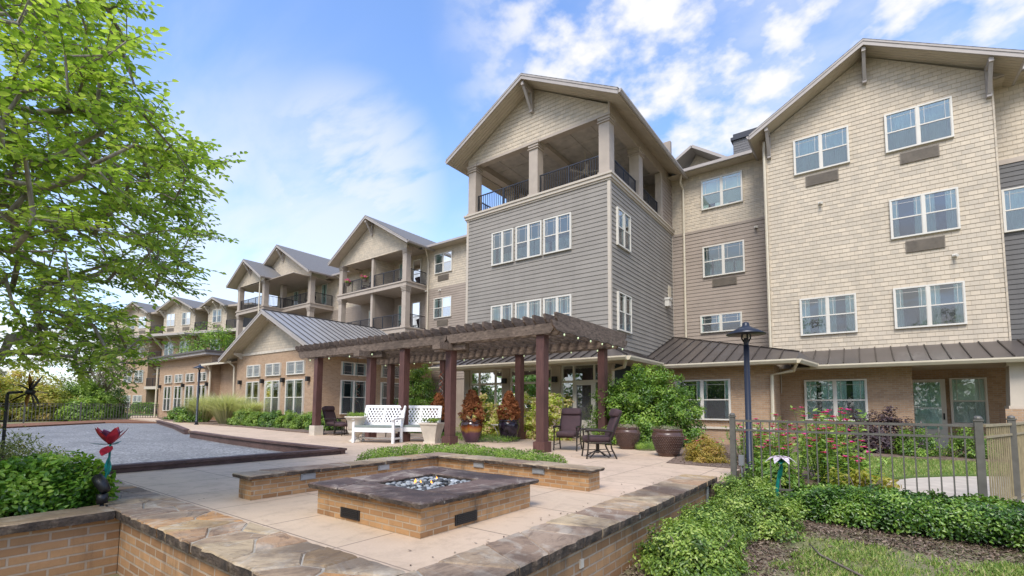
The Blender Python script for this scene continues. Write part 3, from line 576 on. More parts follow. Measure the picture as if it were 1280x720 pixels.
# tower gable
gb = MB(FRONT(16.1)); gb.k = 0; laps(gb, -14.6, -7.4, 12.66, 15.05, .165, .014, gclip(-14.6, -7.4, -10.95, 12.98, 15.06))
gb.T = Matrix.Identity(4); gb.prism([(-14.58, 16.12, 12.7), (-7.42, 16.12, 12.7), (-7.42, 16.12, 12.98), (-10.95, 16.12, 15.0), (-14.58, 16.12, 12.98)], (0, .2, 0))
gb.build('tower_gable', M['shingle'], B)
gt = MB(); gt.box(-14.62, -7.38, 16.07, 16.13, 12.58, 12.68); gt.box(-7.44, -7.37, 16.069, 16.14, 12.68, 13.15); gt.build_each('gable_trim', M['trim'], B)
sb = MB(); sb.box(-7.43, -7.40, 16.14, 23.4, 12.62, 13.2); sb.box(-14.6, -14.57, 16.14, 23.4, 12.62, 13.2); sb.build_each('frieze_board', M['trim'], B)
gable_roof(B, -15.2, -6.68, 15.25, 25.5, 12.86, 15.24, xa=-10.94)
bracket(B, -10.94, 16.08, 14.95, .78, 1.0)
# recessed wall between tower and right wing
rc = MB(FRONT(23.4)); laps(rc, -7.4, -2.9, 10.0, 12.95, .165, .014); rc.T = Matrix.Identity(4); rc.box(-7.4, -2.9, 23.42, 24, 10.0, 12.9)
rc.build('upper_wall', M['shingle'], B)
rc = MB(FRONT(23.4)); laps(rc, -7.4, -2.9, 3.3, 9.9, .172); rc.T = Matrix.Identity(4); rc.box(-7.4, -2.9, 23.42, 24, 3, 9.98); rc.build('lower_wall', M['lap_tan'], B)
bb = MB(); bb.box(-7.4, -2.93, 23.37, 23.42, 9.9, 10.02); bb.build('belt_board', M['lap_tan'], B)
window(B, FRONT(23.4), -5.95, -4.12, 10.93, 12.41, cur=.4, blind=True); window(B, FRONT(23.4), -5.95, -4.12, 7.62, 9.11, cur=.5, blind=True); window(B, FRONT(23.4), -6.12, -4.3, 4.95, 5.8, cur=.1, hung=True)
grille(B, FRONT(23.4), -5.55, -4.48, 7.12, 7.5)
# right wing
RW0, RW1, XA = -2.93, 3.92, .5
rw = MB(FRONT(22)); laps(rw, RW0, RW1, 3.3, 12.87, .165, .014); laps(rw, RW0, RW1, 12.87, 14.98, .165, .014, gclip(RW0, RW1, XA, 12.9, 15.0))
rw.T = EAST(RW1); laps(rw, 22, 23.2, 3.3, 12.87, .165, .014); rw.T = Matrix.Translation((RW0, 0, 0)) @ Matrix.Rotation(R(-90), 4, 'Z'); laps(rw, -23.4, -22, 3.3, 12.87, .165, .014)
rw.T = Matrix.Identity(4); rw.box(RW0+.02, RW1-.02, 22.02, 24, 3, 12.9); rw.prism([(RW0+.02, 22.02, 12.9), (RW1-.02, 22.02, 12.9), (XA, 22.02, 14.95)], (0, .3, 0))
rw.build('wing_wall', M['shingle'], B)
cbd = MB(); cbd.box(RW1-.03, RW1+.02, 21.965, 22.04, 3.4, 12.9); cbd.box(RW0-.02, RW0+.03, 21.965, 22.04, 3.4, 12.9); cbd.build_each('corner_board', M['shingle'], B)
for args in ((-1.93, -.07, 10.93, 12.41), (1.02, 2.9, 10.93, 12.41), (1.04, 2.91, 7.63, 9.11), (-1.92, -.08, 4.3, 5.79), (1.01, 2.92, 4.31, 5.8)): window(B, FRONT(22), *args, cur=random.choice([.35, .5, .7, .95]), blind=random.random() < .3)
for a, b, z in ((-1.55, -.45, 10.36), (1.42, 2.5, 10.38), (1.44, 2.5, 7.06)): grille(B, FRONT(22), a, b, z, z+.43)
gable_roof(B, -3.42, 4.55, 21.2, 31, 12.84, 15.2, xa=XA)
for x, z in ((XA, 15.0), (RW0+.12, 13.05), (RW1-.1, 13.1)): bracket(B, x, 21.98, z-.06, .72, 1.05)
# far right wall
fr = MB(FRONT(23)); laps(fr, RW1, 10, 10.1, 12.9, .165, .014); fr.T = Matrix.Identity(4); fr.box(RW1, 10, 23.02, 24, 10, 12.9); fr.build('upper_wall', M['shingle'], B)
fr = MB(FRONT(23)); laps(fr, RW1, 10, 3.3, 10, .172); fr.T = Matrix.Identity(4); fr.box(RW1, 10, 23.02, 24, 3, 10); fr.build('lower_wall', M['lap_dark'], B)
bb = MB(); bb.box(RW1+.02, 10, 22.96, 23.02, 9.95, 10.12); bb.build('belt_board', M['trim'], B)
window(B, FRONT(23), 4.12, 6.0, 7.52, 9.04, cur=.9)
# main roof behind, with the small gable and the shingled curb that show above the eaves
mr = MB()
def shed(m, x0, x1, y0, y1, z0, z1, th=.15): m.prism([(x0, y0, z0), (x0, y1, z1), (x0, y1, z1-th), (x0, y0, z0-th)], (x1-x0, 0, 0))
shed(mr, -7.2, -2.7, 22.85, 31, 12.98, 16.3); shed(mr, 3.9, 11, 22.4, 31, 12.98, 16.3); shed(mr, -26, -14.3, 23.3, 31, 13.02, 16.3); shed(mr, -38.4, -34, 23.7, 31, 13.02, 16.3)
shed(mr, -15, -2, 31, 36, 16.3, 14.3); mr.build('roof', M['asphalt'], B)
gu = MB()
for a, b, y in ((-6.75, -3.4, 22.83), (3.95, 11, 22.38), (-25.4, -14.62, 23.28), (-38.3, -34.1, 23.68)): gu.box(a, b, y-.12, y, 12.82, 12.96)
gu.build_each('gutter', M['fascia'], B)
sf = MB(); sf.box(-7.4, -2.95, 22.84, 23.4, 12.8, 12.83); sf.box(3.95, 10, 22.4, 23, 12.8, 12.83); sf.box(-25.5, -14.6, 23.3, 23.9, 12.82, 12.85); sf.box(-38.3, -34, 23.7, 24.3, 12.82, 12.85); sf.build_each('soffit', M['soffit'], B)
sg = MB(); sg.prism([(-9.6, 30, 14.6), (-5.6, 30, 15.6), (-7.9, 30, 17.35)], (0, 1.5, 0)); sg.build('rear_gable', M['shingle'], B)
sr = MB(); sr.bar((-10.2, 29.85, 16.05), (-7.9, 29.85, 17.45), 1.8, .16); sr.bar((-7.9, 29.85, 17.45), (-5.4, 29.85, 15.7), 1.8, .16); sr.bar((-9.6, 29.7, 15.2), (-3.6, 29.7, 15.5), .3, .22); sr.build('rear_gable_roof', M['fascia'], B)
ck = MB(); ck.box(-4.9, -2.6, 25.6, 27.2, 13.4, 15.15); ck.build('roof_curb', M['asphalt'], B); ck = MB(); ck.box(-5.0, -2.5, 25.5, 27.3, 15.15, 15.3); ck.box(-4.9, -2.6, 25.6, 27.2, 15.3, 15.5); ck.build('roof_curb_cap', M['frame_dark'], B)
# left wall beside the tower
lw = MB(FRONT(23.9)); laps(lw, -25.7, -14.6, 9.95, 12.95, .165, .014); lw.T = Matrix.Identity(4); lw.box(-25.7, -14.6, 23.92, 24.5, 9.95, 12.9); lw.build('upper_wall', M['shingle'], B)
lw = MB(FRONT(23.9)); laps(lw, -25.7, -14.6, 3.3, 9.95, .172); lw.T = Matrix.Identity(4); lw.box(-25.7, -14.6, 23.92, 24.5, 0, 9.94); lw.build('lower_wall', M['lap_tan'], B)
for z in (10.96, 7.7, 4.4): window(B, FRONT(23.9), -24.77, -23.04, z, z+1.46, cur=.5, blind=z > 10)
for z in (10.41, 7.12): grille(B, FRONT(23.9), -24.46, -23.38, z, z+.4)
# balcony stacks
def balcony_stack(xl, xr, yf, yb, ye, cols, div, lv=(.45, 3.7, 7.0, 10.3), side=True, doors=()):
    for z in lv[1:]:
        m = MB(); m.box(xl-.12, xr+.12, yf-.12, yb, z-.1, z); m.box(xl-.06, xr+.06, yf-.06, yb, z-.32, z-.1); m.box(xl-.1, xr+.1, yf-.1, yb, z-.4, z-.32); m.build('balcony_floor', M['trim'], B)
    for z, zt in zip(lv, list(lv[1:])+[13.05]):
        zt2 = zt-.4
        for x in cols:
            column(B, x, yf+.2, z, zt2, .42 if x in (cols[0], cols[-1]) else .24, cap=x in (cols[0], cols[-1]))
        for a, b in zip(cols, cols[1:]): railing(B, FRONT(yf+.12), a+.2, b-.15, z, 1.0, .12)
        if side: railing(B, EAST(xr-.1), yf+.42, yb-.05, z, 1.0, .12)
        if div is not None: m = MB(FRONT(0)); m.box(div-.08, div+.08, yf+.35, yb, z, zt2); m.T = EAST(div+.08); laps(m, yf+.35, yb, z, zt2, .17, .022); m.build('partition_wall', M['shingle' if z > 9.5 else 'lap_tan'], B)
    wl_ = MB(FRONT(yb)); laps(wl_, xl, xr, 9.95, 13.0, .165, .014); wl_.build('upper_wall', M['shingle'], B)
    wl_ = MB(FRONT(yb)); laps(wl_, xl, xr, .3, 9.95, .172); wl_.T = Matrix.Identity(4); wl_.box(xl, xr, yb+.02, yb+.5, 0, 12.9); wl_.build('lower_wall', M['lap_tan'], B)
    for z in lv[1:]:
        for x in doors:
            window(B, FRONT(yb), x-.45, x+.45, z+.02, z+2.25, units=1, cur=.5, screen=False, prairie=False)
    return
balcony_stack(-33.95, -25.75, 22.05, 24.2, 24, (-33.7, -29.75, -25.98), -29.75, doors=(-32.3, -28.6, -27.0))
gb = MB(FRONT(22.05)); laps(gb, -33.95, -25.75, 12.62, 15.5, .165, .014, gclip(-33.95, -25.75, -29.72, 12.95, 15.45)); gb.T = Matrix.Identity(4); gb.prism([(-33.9, 22.07, 12.66), (-25.8, 22.07, 12.66), (-25.8, 22.07, 12.95), (-29.72, 22.07, 15.4), (-33.9, 22.07, 12.95)], (0, .2, 0)); gb.build('balcony_gable', M['shingle'], B)
gable_roof(B, -34.4, -24.9, 21.3, 30, 12.86, 15.72, xa=-29.7); bracket(B, -29.72, 22.03, 15.35, .72, 1.0)
m = MB(); m.box(-33.9, -25.8, 22.1, 24.2, 12.9, 12.95); m.build('balcony_ceiling', M['trim'], B)
balcony_stack(-48.1, -38.2, 22.1, 24.3, 24, (-43.2, -38.45), None, doors=(-39.6, -41.5))
balcony_stack(-48.1, -42.9, 20.4, 24.25, 24, (-47.9, -43.1), None, doors=(-44.4,))
gb = MB(FRONT(22.1)); laps(gb, -47.9, -38.2, 12.62, 15.95, .165, .014, gclip(-47.9, -38.2, -43, 12.95, 15.9)); gb.T = Matrix.Identity(4); gb.prism([(-47.9, 22.12, 12.95), (-38.25, 22.12, 12.95), (-43, 22.12, 15.85)], (0, .2, 0)); gb.build('balcony_gable', M['shingle'], B)
gable_roof(B, -48.6, -37.4, 21.35, 30, 12.86, 16.15, xa=-43); bracket(B, -43, 22.08, 15.75, .72, 1.0)
gb = MB(FRONT(20.4)); laps(gb, -48.1, -42.9, 12.62, 14.6, .165, .014, gclip(-48.1, -42.9, -45.55, 12.9, 14.55)); gb.T = Matrix.Identity(4); gb.prism([(-48.05, 20.42, 12.9), (-42.95, 20.42, 12.9), (-45.55, 20.42, 14.5)], (0, .2, 0)); gb.build('balcony_gable', M['shingle'], B)
gable_roof(B, -48.9, -42.25, 19.65, 22.2, 12.78, 14.82, xa=-45.6); bracket(B, -45.6, 20.38, 14.45, .7, .95)
m = MB(); m.box(-48.05, -38.3, 20.5, 24.2, 12.55, 12.6); m.build('balcony_ceiling', M['trim'], B)
lw = MB(FRONT(24.3)); laps(lw, -38.2, -33.95, 9.95, 12.95, .165, .014); lw.T = Matrix.Identity(4); lw.box(-38.2, -33.95, 24.32, 24.8, 0, 12.9); lw.build('upper_wall', M['shingle'], B)
lw = MB(FRONT(24.3)); laps(lw, -38.2, -33.95, .2, 9.95, .172); lw.build('lower_wall', M['lap_tan'], B)
# ground floor: tower porch glazing, brick, porch columns
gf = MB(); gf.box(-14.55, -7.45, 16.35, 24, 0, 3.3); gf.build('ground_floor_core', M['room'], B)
pl_ = MB()
for a, b in ((-14.62, -14.31), (-12.42, -12.06), (-9.95, -9.54), (-7.6, -7.38)):
    pl_.box(a, b, 16.05, 16.34, .2, 3.12); pl_.box(a-.03, b+.03, 16.03, 16.34, .2, .5); pl_.box(a-.03, b+.03, 16.031, 16.34, 2.95, 3.1)
pl_.box(-14.6, -7.4, 16.06, 16.34, 3.08, 3.3); pl_.build_each('pilaster', M['trim'], B)
def shopfront(x0, x1, ms, door):
    T = FRONT(16.16); f = MB(T); c = .06
    f.box(x0, x0+c, -.06, .06, .3, 3.07); f.box(x1-c, x1, -.06, .06, .3, 3.07); f.box(x0+c, x1-c, -.06, .06, 3.0, 3.07); f.box(x0+c, x1-c, -.06, .06, .3, .42)
    for x in ms: f.box(x-.035, x+.035, -.062, .05, .42, 3.0)
    f.box(x0+c, x1-c, -.058, .05, 2.34, 2.43)
    wo = f.build('window', M['white'], B); g = MB(T); g.poly([(x0, -.02, .3), (x1, -.02, .3), (x1, -.02, 3.05), (x0, -.02, 3.05)]); g.build('glass_pane', M['glass'], wo)
    if door:
        d = MB(T); a, b = ms[0]+.035, ms[1]-.035; d.box(a, b, -.075, -.03, .34, .92); d.box(a, a+.09, -.075, -.03, .92, 2.34); d.box(b-.09, b, -.075, -.03, .92, 2.34); d.box(a+.09, b-.09, -.075, -.03, 2.24, 2.34); do = d.build('glazed_door', M['white'], B)
        h = MB(T); h.box(b-.07, b-.03, -.11, -.075, 1.2, 1.5); h.build('handle', M['black'], do)
        s_ = MB(T); s_.poly([(a+.09, -.05, .92), (b-.09, -.05, .92), (b-.09, -.05, 2.24), (a+.09, -.05, 2.24)]); s_.build('insect_screen', M['screen'], do)
shopfront(-14.3, -12.43, (-13.77, -12.85), False); shopfront(-12.05, -9.96, (-11.5, -10.5), False); shopfront(-9.53, -7.6, (-8.98, -8.1), True)
sc_ = MB()
for x in (-12.25, -9.75): sc_.box(x-.08, x+.08, 15.85, 16.04, 2.38, 2.6)
sc_.build_each('wall_sconce', M['black'], B)
def metal_roof(name, quads, ribsets, edge):
    m = MB()
    for q in quads:
        i = m.V(*q); j = m.V(*[(x, y, z-.04) for x, y, z in q]); n = len(q); m.face(*range(i, i+n)); m.face(*[j+k for k in range(n)][::-1])
        for k in range(n): m.face(i+k, i+(k+1) % n, j+(k+1) % n, j+k)
    r_ = m.build(name, M['seam_dark'], B); m = MB()
    for a, b in ribsets: m.bar(Vector(a)+Vector((0, 0, .022)), Vector(b)+Vector((0, 0, .022)), .03, .045)
    m.build('standing_seam', M['seam_dark_rib'], r_)
    for a, b, o in edge:
        m = MB(); a, b, o = Vector(a), Vector(b), Vector(o); z = Vector((0, 0, 1)); m.prism([a-z*.02, a+o*.13-z*.02, a+o*.13-z*.07, a+o*.07-z*.16, a-z*.16], b-a); m.build('gutter', M['cream'], r_)
    return r_
ze, zt, ye = 3.16, 3.62, 14.95
rs_ = [((x, 16.09, zt), (x, ye, ze)) for x in np.arange(-15.2, -6.6, .42) if -14.7 < x < -7.4]
rs_ += [((-7.41, 16.1, zt), (-6.3, ye, ze)), ((-14.6, 16.1, zt), (-15.7, ye, ze))]+[((-7.39, y, zt), (-6.3, y, ze)) for y in (16.6, 17.05, 17.5, 17.95)]
metal_roof('porch_roof', [[(-15.7, ye, ze), (-6.3, ye, ze), (-7.4, 16.1, zt), (-14.6, 16.1, zt)], [(-6.3, ye, ze), (-6.3, 18.4, ze), (-7.4, 18.4, zt), (-7.4, 16.1, zt)], [(-15.7, 20, ze), (-15.7, ye, ze), (-14.6, 16.1, zt), (-14.6, 20, zt)]], rs_, [((-15.7, ye, ze), (-6.3, ye, ze), (0, -1, 0)), ((-6.3, ye, ze), (-6.3, 18.2, ze), (1, 0, 0))])
m = MB(); m.box(-15.65, -6.35, ye+.03, 16.08, ze-.13, ze-.09); m.box(-7.38, -6.35, 16.08, 18.6, ze-.131, ze-.091); m.build_each('soffit', M['soffit'], B)
# recess ground floor
E0, Et, EY = 3.1, 4.86, 18.4
def hipx(x): return x
rs_ = []
for x in np.arange(-7.0, -2.0, .43):
    yt = 23.38 if x < -3.0 else 22.0
    top = min(yt, 23.38-(max(0, x+6.7))*0.0)
    zt_ = E0+(top-EY)*(Et-E0)/(23.4-EY); zt_ = min(zt_, 4.86-(x+7.4)*.26); top = EY+(zt_-E0)*(23.4-EY)/(Et-E0)
    if top > EY+.2: rs_.append(((x, top, zt_), (x, EY, E0)))
XR = -1.75
hipt = lambda x: (x, EY+(4.86-(x+7.4)*.26-E0)*(23.4-EY)/(Et-E0), 4.86-(x+7.4)*.26)
metal_roof('porch_roof', [[(-7.4, EY, E0), (XR, EY, E0), (XR, hipt(XR)[1], hipt(XR)[2]), hipt(-4), hipt(-7.4)], [(XR, EY, E0), (-1.2, 20.1, 3.02), (-2.9, 22.0, 3.72), hipt(-3.0), hipt(XR)]], rs_+[(hipt(-7.38), hipt(XR)), ((-7.38, EY, E0), (-7.38, 23.3, Et))], [((-6.3, EY, E0), (XR, EY, E0), (0, -1, 0)), ((XR, EY, E0), (-1.35, 19.9, 3.02), (1, -.2, 0))])
m = MB(); m.box(-7.38, XR-.02, EY+.03, 19.3, E0-.13, E0-.09); m.build_each('soffit', M['soffit'], B)
bw = MB(); bw.box(-7.4, -2.55, 19.2, 20.6, 0, E0-.1); bw.box(-2.6, 1.35, 21, 22, 0, 2.95); bw.box(1.35, 9, 23.2, 23.6, 0, 3.0); bw.box(1.05, 1.349, 21.01, 23.3, 0, 2.96); bw.build_each('brick_base_wall', M['brick_bldg'], B)
bs = MB(); bs.box(-7.4, -2.56, 19.13, 19.2, .62, .70); bs.build('brick_ledge', M['urn'], B)
window(B, FRONT(19.2), -6.05, -4.0, .95, 2.5, cur=.2, blind=False)
window(B, FRONT(21), -1.79, .11, .98, 2.48, cur=.5)
window(B, FRONT(23.2), 2.5, 3.47, .9, 2.55, units=1, cur=.95)
f = MB(FRONT(23.2)); f.box(1.36, 2.39, -.08, 0, .02, 2.52); do = f.build('patio_door', M['white'], B); g = MB(FRONT(23.2)); g.poly([(1.5, -.10, 1.5), (2.25, -.10, 1.5), (2.25, -.10, 2.4), (1.5, -.10, 2.4)]); g.poly([(1.5, -.10, .7), (2.25, -.10, .7), (2.25, -.10, 1.43), (1.5, -.10, 1.43)]); 
h = MB(FRONT(23.2)); n = 22
for k in range(n): x = 1.5+.75*k/n; h.poly([(x, -.083-.008*(k % 2), .7), (x+.75/n, -.083-.008*((k+1) % 2), .7), (x+.75/n, -.083-.008*((k+1) % 2), 2.4), (x, -.083-.008*(k % 2), 2.4)])
h.build('curtain', M['curtain'], do); g.build('glass_pane', M['glass'], do); h = MB(FRONT(23.2)); h.box(2.29, 2.33, -.13, -.08, 1.05, 1.28); h.build('handle', M['black'], do)
m = MB(); m.box(-2.1, 9, 20.02, 22.0, 2.86, 2.9); m.box(1.35, 9, 22, 23.2, 2.861, 2.9); m.build_each('soffit', M['soffit'], B)
XS = 9
metal_roof('porch_roof', [[(-2.1, 19.95, 2.98), (XS, 19.95, 2.98), (XS, 22, 3.68), (-2.6, 22, 3.68)]], [((x, 21.98, 3.675), (x, 19.95, 2.98)) for x in np.arange(-1.9, XS, .46)], [((-1.5, 19.95, 2.98), (XS, 19.95, 2.98), (0, -1, 0))])
for cx in (3.8, 8.0):
    m = MB(); m.box(cx-.28, cx+.28, 20.3, 20.86, 1.52, 2.76, .86); m.box(cx-.31, cx+.31, 20.27, 20.89, 2.74, 2.9); m.box(cx-.32, cx+.32, 20.26, 20.9, 1.44, 1.54); m.build_each('column', M['trim_light'], B)
    m = MB(); m.box(cx-.42, cx+.42, 20.16, 21.0, 0, 1.45); m.build('column_pier', M['brick_bldg'], B)
m = MB(); m.box(-2.75, -2.6, 19.9, 20, 1.75, 2.05); m.tube([(-2.55, 20.97, 3.0), (-2.55, 20.97, 2.0)], .02, 6); m.build('meter_box', M['trim_light'], B)
# downspouts and cameras
downspout(B, [(-6.72, 22.8, 12.8), (-6.85, 23.0, 12.45), (-6.8, 23.3, 12.2), (-6.8, 23.3, 4.8)]); downspout(B, [(-3.6, 22.8, 12.85), (-3.05, 22.75, 12.83), (-3.0, 21.9, 12.7), (-3.0, 21.9, 3.5)])
downspout(B, [(-25.1, 23.2, 12.85), (-25.4, 23.7, 12.3), (-25.4, 23.8, 11.9), (-25.4, 23.8, .3)]); downspout(B, [(-36.9, 23.6, 12.85), (-36.6, 24.1, 12.4), (-36.6, 24.2, .3)]); downspout(B, [(-42.8, 20.1, 12.8), (-43.3, 20.15, 12.45), (-43.3, 20.15, 3)])
downspout(B, [(-1.75, 18.5, 3.0), (-1.9, 18.9, 2.72), (-2.6, 19.08, 2.6), (-2.62, 19.08, .2)], .06); downspout(B, [(-6.4, 15.1, 3.05), (-6.6, 15.4, 2.8), (-7.3, 16.0, 2.75), (-7.32, 16.0, .3)], .06)
for x, y, z in ((-3.62, 23.4, 9.6), (-1.08, 22, 9.56), (2.72, 22, 6.72), (-24.2, 23.9, 9.72), (-25.55, 23.9, 9.85)):
    m = MB(); m.box(x-.07, x+.07, y-.06, y, z-.04, z+.06); m.tube([(x-.02, y-.05, z), (x+.05, y-.24, z-.05)], .045, 10); m.build('security_camera', M['white'], B)

# ------------------------------------------------------------------ the single storey brick annex
A = thing('brick_annex', (-28.5, 14.3, ZP), 'single storey tan brick annex with silver standing seam gable roof and tall windows', 'building', world=True)
aw = MB(); aw.box(-33.3, -24, 14.3, 23, 0, 4.62); aw.box(-37.3, -33.3, 14.9, 22, 0, 4.4); aw.box(-47.5, -37.3, 14.3, 22, 0, 4.93); aw.build('wall', M['brick_bldg'], A)
ag = MB(FRONT(14.3)); laps(ag, -33.3, -24, 4.62, 6.75, .165, .014, gclip(-33.3, -24, -28.55, 4.62, 6.82)); ag.T = Matrix.Identity(4); ag.prism([(-33.25, 14.32, 4.6), (-24.05, 14.32, 4.6), (-28.55, 14.32, 6.72)], (0, .3, 0)); ag.build('gable', M['shingle'], A)
m = MB(); m.box(-33.32, -23.98, 14.25, 14.31, 4.55, 4.7); m.build('belt_board', M['urn'], A)
gable_roof(A, -34.05, -22.9, 13.45, 23, 4.36, 7.02, xa=-28.5, roofmat='seam_light', ribs=.46)
for x in (-32.6, -28.5, -24.7): bracket(A, x, 14.28, {-28.5: 6.6}.get(x, 4.75), .5, .4, mat='trim_light')
fr_ = dict(mat='white')
for x0, x1 in ((-31.72, -30.02), (-29.3, -27.55), (-26.85, -24.95)):
    window(A, FRONT(14.3), x0, x1, .82, 2.86, cur=.2, prairie=True); window(A, FRONT(14.3), x0, x1, 3.14, 3.9, hung=False, cur=.2)
for y0, y1 in ((15.9, 17.6), (18.7, 20.4)):
    window(A, EAST(-24), y0, y1, .9, 2.86, cur=.2); window(A, EAST(-24), y0, y1, 3.14, 3.92, hung=False, cur=.2)
for x0 in (-46.05, -43.85, -41.65, -39.4):
    window(A, FRONT(14.3), x0, x0+1.52, .86, 2.82, cur=.2); window(A, FRONT(14.3), x0, x0+1.52, 3.08, 3.74, hung=False, cur=.2)
m = MB(); m.box(-47.9, -37.0, 13.75, 22.2, 4.93, 5.12); m.build('flat_roof', M['fascia'], A); m = MB(); m.box(-48, -36.9, 13.65, 22.3, 5.12, 5.26); m.build('roof_edge', M['seam_dark'], A)
m = MB(); shed(m, -38.3, -33.4, 13.95, 15.2, 4.28, 4.75, .1); m.build('side_roof', M['seam_dark'], A); m = MB(); m.box(-38.3, -33.4, 13.85, 13.96, 4.14, 4.28); m.build_each('gutter', M['cream'], A)
m = MB(); shed(m, -49.3, -47.5, 14.3, 15.8, 4.0, 4.4, .12); m.build('side_roof', M['seam_dark'], A)
m = MB()
for x in (-32.6, -29.65, -27.2, -24.5): m.box(x-.1, x+.1, 14.1, 14.3, 2.72, 2.98)
for x in (-47.0, -42.1, -37.7): m.box(x-.1, x+.1, 14.1, 14.3, 2.72, 2.98)
m.build_each('wall_sconce', M['black'], A)
downspout(A, [(-37.0, 13.9, 4.2), (-37.1, 14.1, 3.9), (-37.2, 14.2, 3.8), (-37.2, 14.2, .3)], .07); downspout(A, [(-33.6, 13.9, 4.2), (-33.5, 14.2, 3.9), (-33.4, 14.25, .3)], .06); downspout(A, [(-47.7, 14.2, 4.4), (-47.7, 14.2, .3)], .07)

# ------------------------------------------------------------------ the far wing, turned a little towards the court
FA = R(15.47); FO = Vector((-69.7, 21.3, 0))
D = thing('far_apartment_wing', FO, 'distant four storey brick and beige apartment wing with three small gables', 'building', rz=FA)
def fl(px, D_=None):       # kept for reference: local x measured from the photograph
    return px
GB = ((-8.6, 0, 'a'), (1.2, 7.2, 'b'), (11.0, 15.6, 'c'))
FAR = [(-8.0, -2.9), (-.4, 5.3), (7.5, 10.6)]
BAYS = [(-2.9, -.4), (5.3, 7.5), (10.6, 15)]
APEX = {-8.0: 14.5, -.4: 14.5, 7.5: 13.95}
fw_ = MB(); fb = MB()
for a, b in FAR:
    xm = (a+b)/2; T = FRONT(0); fw_.T = T; za = APEX[a]-.15; laps(fw_, a, b, 9.9, 13.1, .2, .024); laps(fw_, a, b, 13.1, za-.1, .2, .024, gclip(a, b, xm, 13.1, za)); fw_.T = Matrix.Identity(4); fw_.box(a+.02, b-.02, .02, 6, 9.9, 13.1); fw_.prism([(a, .02, 13.1), (b, .02, 13.1), (xm, .02, za-.05)], (0, .3, 0)); fb.box(a, b, 0, 6, 0, 9.9)
fw_.build('upper_wall', M['shingle_far'], D); fb.build('brick_wall', M['brick_bldg'], D)
m = MB()
for a, b in BAYS: m.box(a, b, 2.0, 6, 0, 12.75)
m.build('balcony_back_wall', M['lap_dark'], D)
for a, b in FAR:
    xm = (a+b)/2; hw = (b-a)/2+.5; gable_roof(D, xm-hw, xm+hw, -.8, 9, 12.95, APEX[a], xa=xm)
    for x in (a+.15, xm, b-.15): bracket(D, x, 0, APEX[a]-.5 if x == xm else 13.0, .7, .8, mat='trim_light', w_=.2)
    for x in ((a+1.35, b-1.55) if b-a > 4.5 else (xm,)):
        window(D, FRONT(0), x-.75, x+.75, 11.05, 12.6, cur=.4); grille(D, FRONT(0), x-.6, x+.6, 10.4, 10.8)
        window(D, FRONT(0), x-.85, x+.85, 7.3, 9.1, cur=.4, hung=True); window(D, FRONT(0), x-.85, x+.85, 4.1, 5.7, cur=.4); window(D, FRONT(0), x-.85, x+.85, .9, 2.5, cur=.4)
    m = MB(); m.box(a-.5, b+.4, -1.5, 0, 9.62, 9.86); m.build('canopy', M['fascia'], D)
    m = MB()
    for x in (a+.3, xm, b-.3): m.bar((x, -.05, 8.2), (x, -1.35, 9.6), .16, .18)
    m.build('canopy_brace', M['trim_light'], D)
for a, b in BAYS:
    for z in (3.6, 6.9, 10.2): m = MB(); m.box(a-.1, b+.1, -.25, 2.0, z-.35, z); m.build('balcony_floor', M['trim_light'], D); railing(D, FRONT(-.1), a+.05, b-.05, z, 1.05, .12)
    m = MB(); m.box(a, b, -.4, 6, 12.75, 12.95); m.build('balcony_ceiling', M['trim'], D)
    for z in (.4, 3.62, 6.92, 10.22): window(D, FRONT(2.0), (a+b)/2+.2, (a+b)/2+1.2, z, z+2.3, units=1, cur=.4, prairie=False, screen=False)
m = MB(); m.prism([(-12, 2.5, 13.1), (-12, 9, 14.6), (-12, 16, 13.1)], (30, 0, 0)); m.build('main_roof', M['asphalt'], D)
m = MB(); m.box(-14, -8.0, 1.2, 7, 0, 12.9); m.build('side_wall', M['shingle_far'], D)
# ------------------------------------------------------------------ stone work
def rough_slab(mb, x0, x1, y0, y1, z0, z1, res=.09, amp=.018, top=True):
    # a slab whose edges are rock faced: the rim wanders in and out, the top stays nearly level
    nxs = max(2, int((x1-x0)/res)); nys = max(2, int((y1-y0)/res))
    g = {}
    def pos(i, j, k):
        x = x0+(x1-x0)*i/nxs; y = y0+(y1-y0)*j/nys; e = (i in (0, nxs)) or (j in (0, nys))
        z = (z0, (z0+z1)/2, z1)[k]
        nz = Vector((x*7.3, y*7.3, k*3.1))
        if e:
            d = (mnoise.noise(nz)+.5*mnoise.noise(nz*2.7))*amp*1.3+(.012 if k == 1 else 0)
            if i == 0: x -= d
            if i == nxs: x += d
            if j == 0: y -= d
            if j == nys: y += d
            if k != 1: z += mnoise.noise(nz+Vector((9, 3, 1)))*amp*.6
        elif k == 2: z += mnoise.noise(Vector((x*2.5, y*2.5, 7)))*.006
        return (x, y, z)
    def vid(i, j, k):
        if (i, j, k) not in g: g[(i, j, k)] = mb.V(pos(i, j, k))
        return g[(i, j, k)]
    for i in range(nxs):
        for j in range(nys): mb.k = 0; mb.face(vid(i, j, 2), vid(i+1, j, 2), vid(i+1, j+1, 2), vid(i, j+1, 2)); mb.k = 1; mb.face(vid(i, j+1, 0), vid(i+1, j+1, 0), vid(i+1, j, 0), vid(i, j, 0))
    mb.k = 1
    for k in (0, 1):
        for i in range(nxs): mb.face(vid(i, 0, k), vid(i+1, 0, k), vid(i+1, 0, k+1), vid(i, 0, k+1)); mb.face(vid(i+1, nys, k), vid(i, nys, k), vid(i, nys, k+1), vid(i+1, nys, k+1))
        for j in range(nys): mb.face(vid(0, j+1, k), vid(0, j, k), vid(0, j, k+1), vid(0, j+1, k+1)); mb.face(vid(nxs, j, k), vid(nxs, j+1, k), vid(nxs, j+1, k+1), vid(nxs, j, k+1))
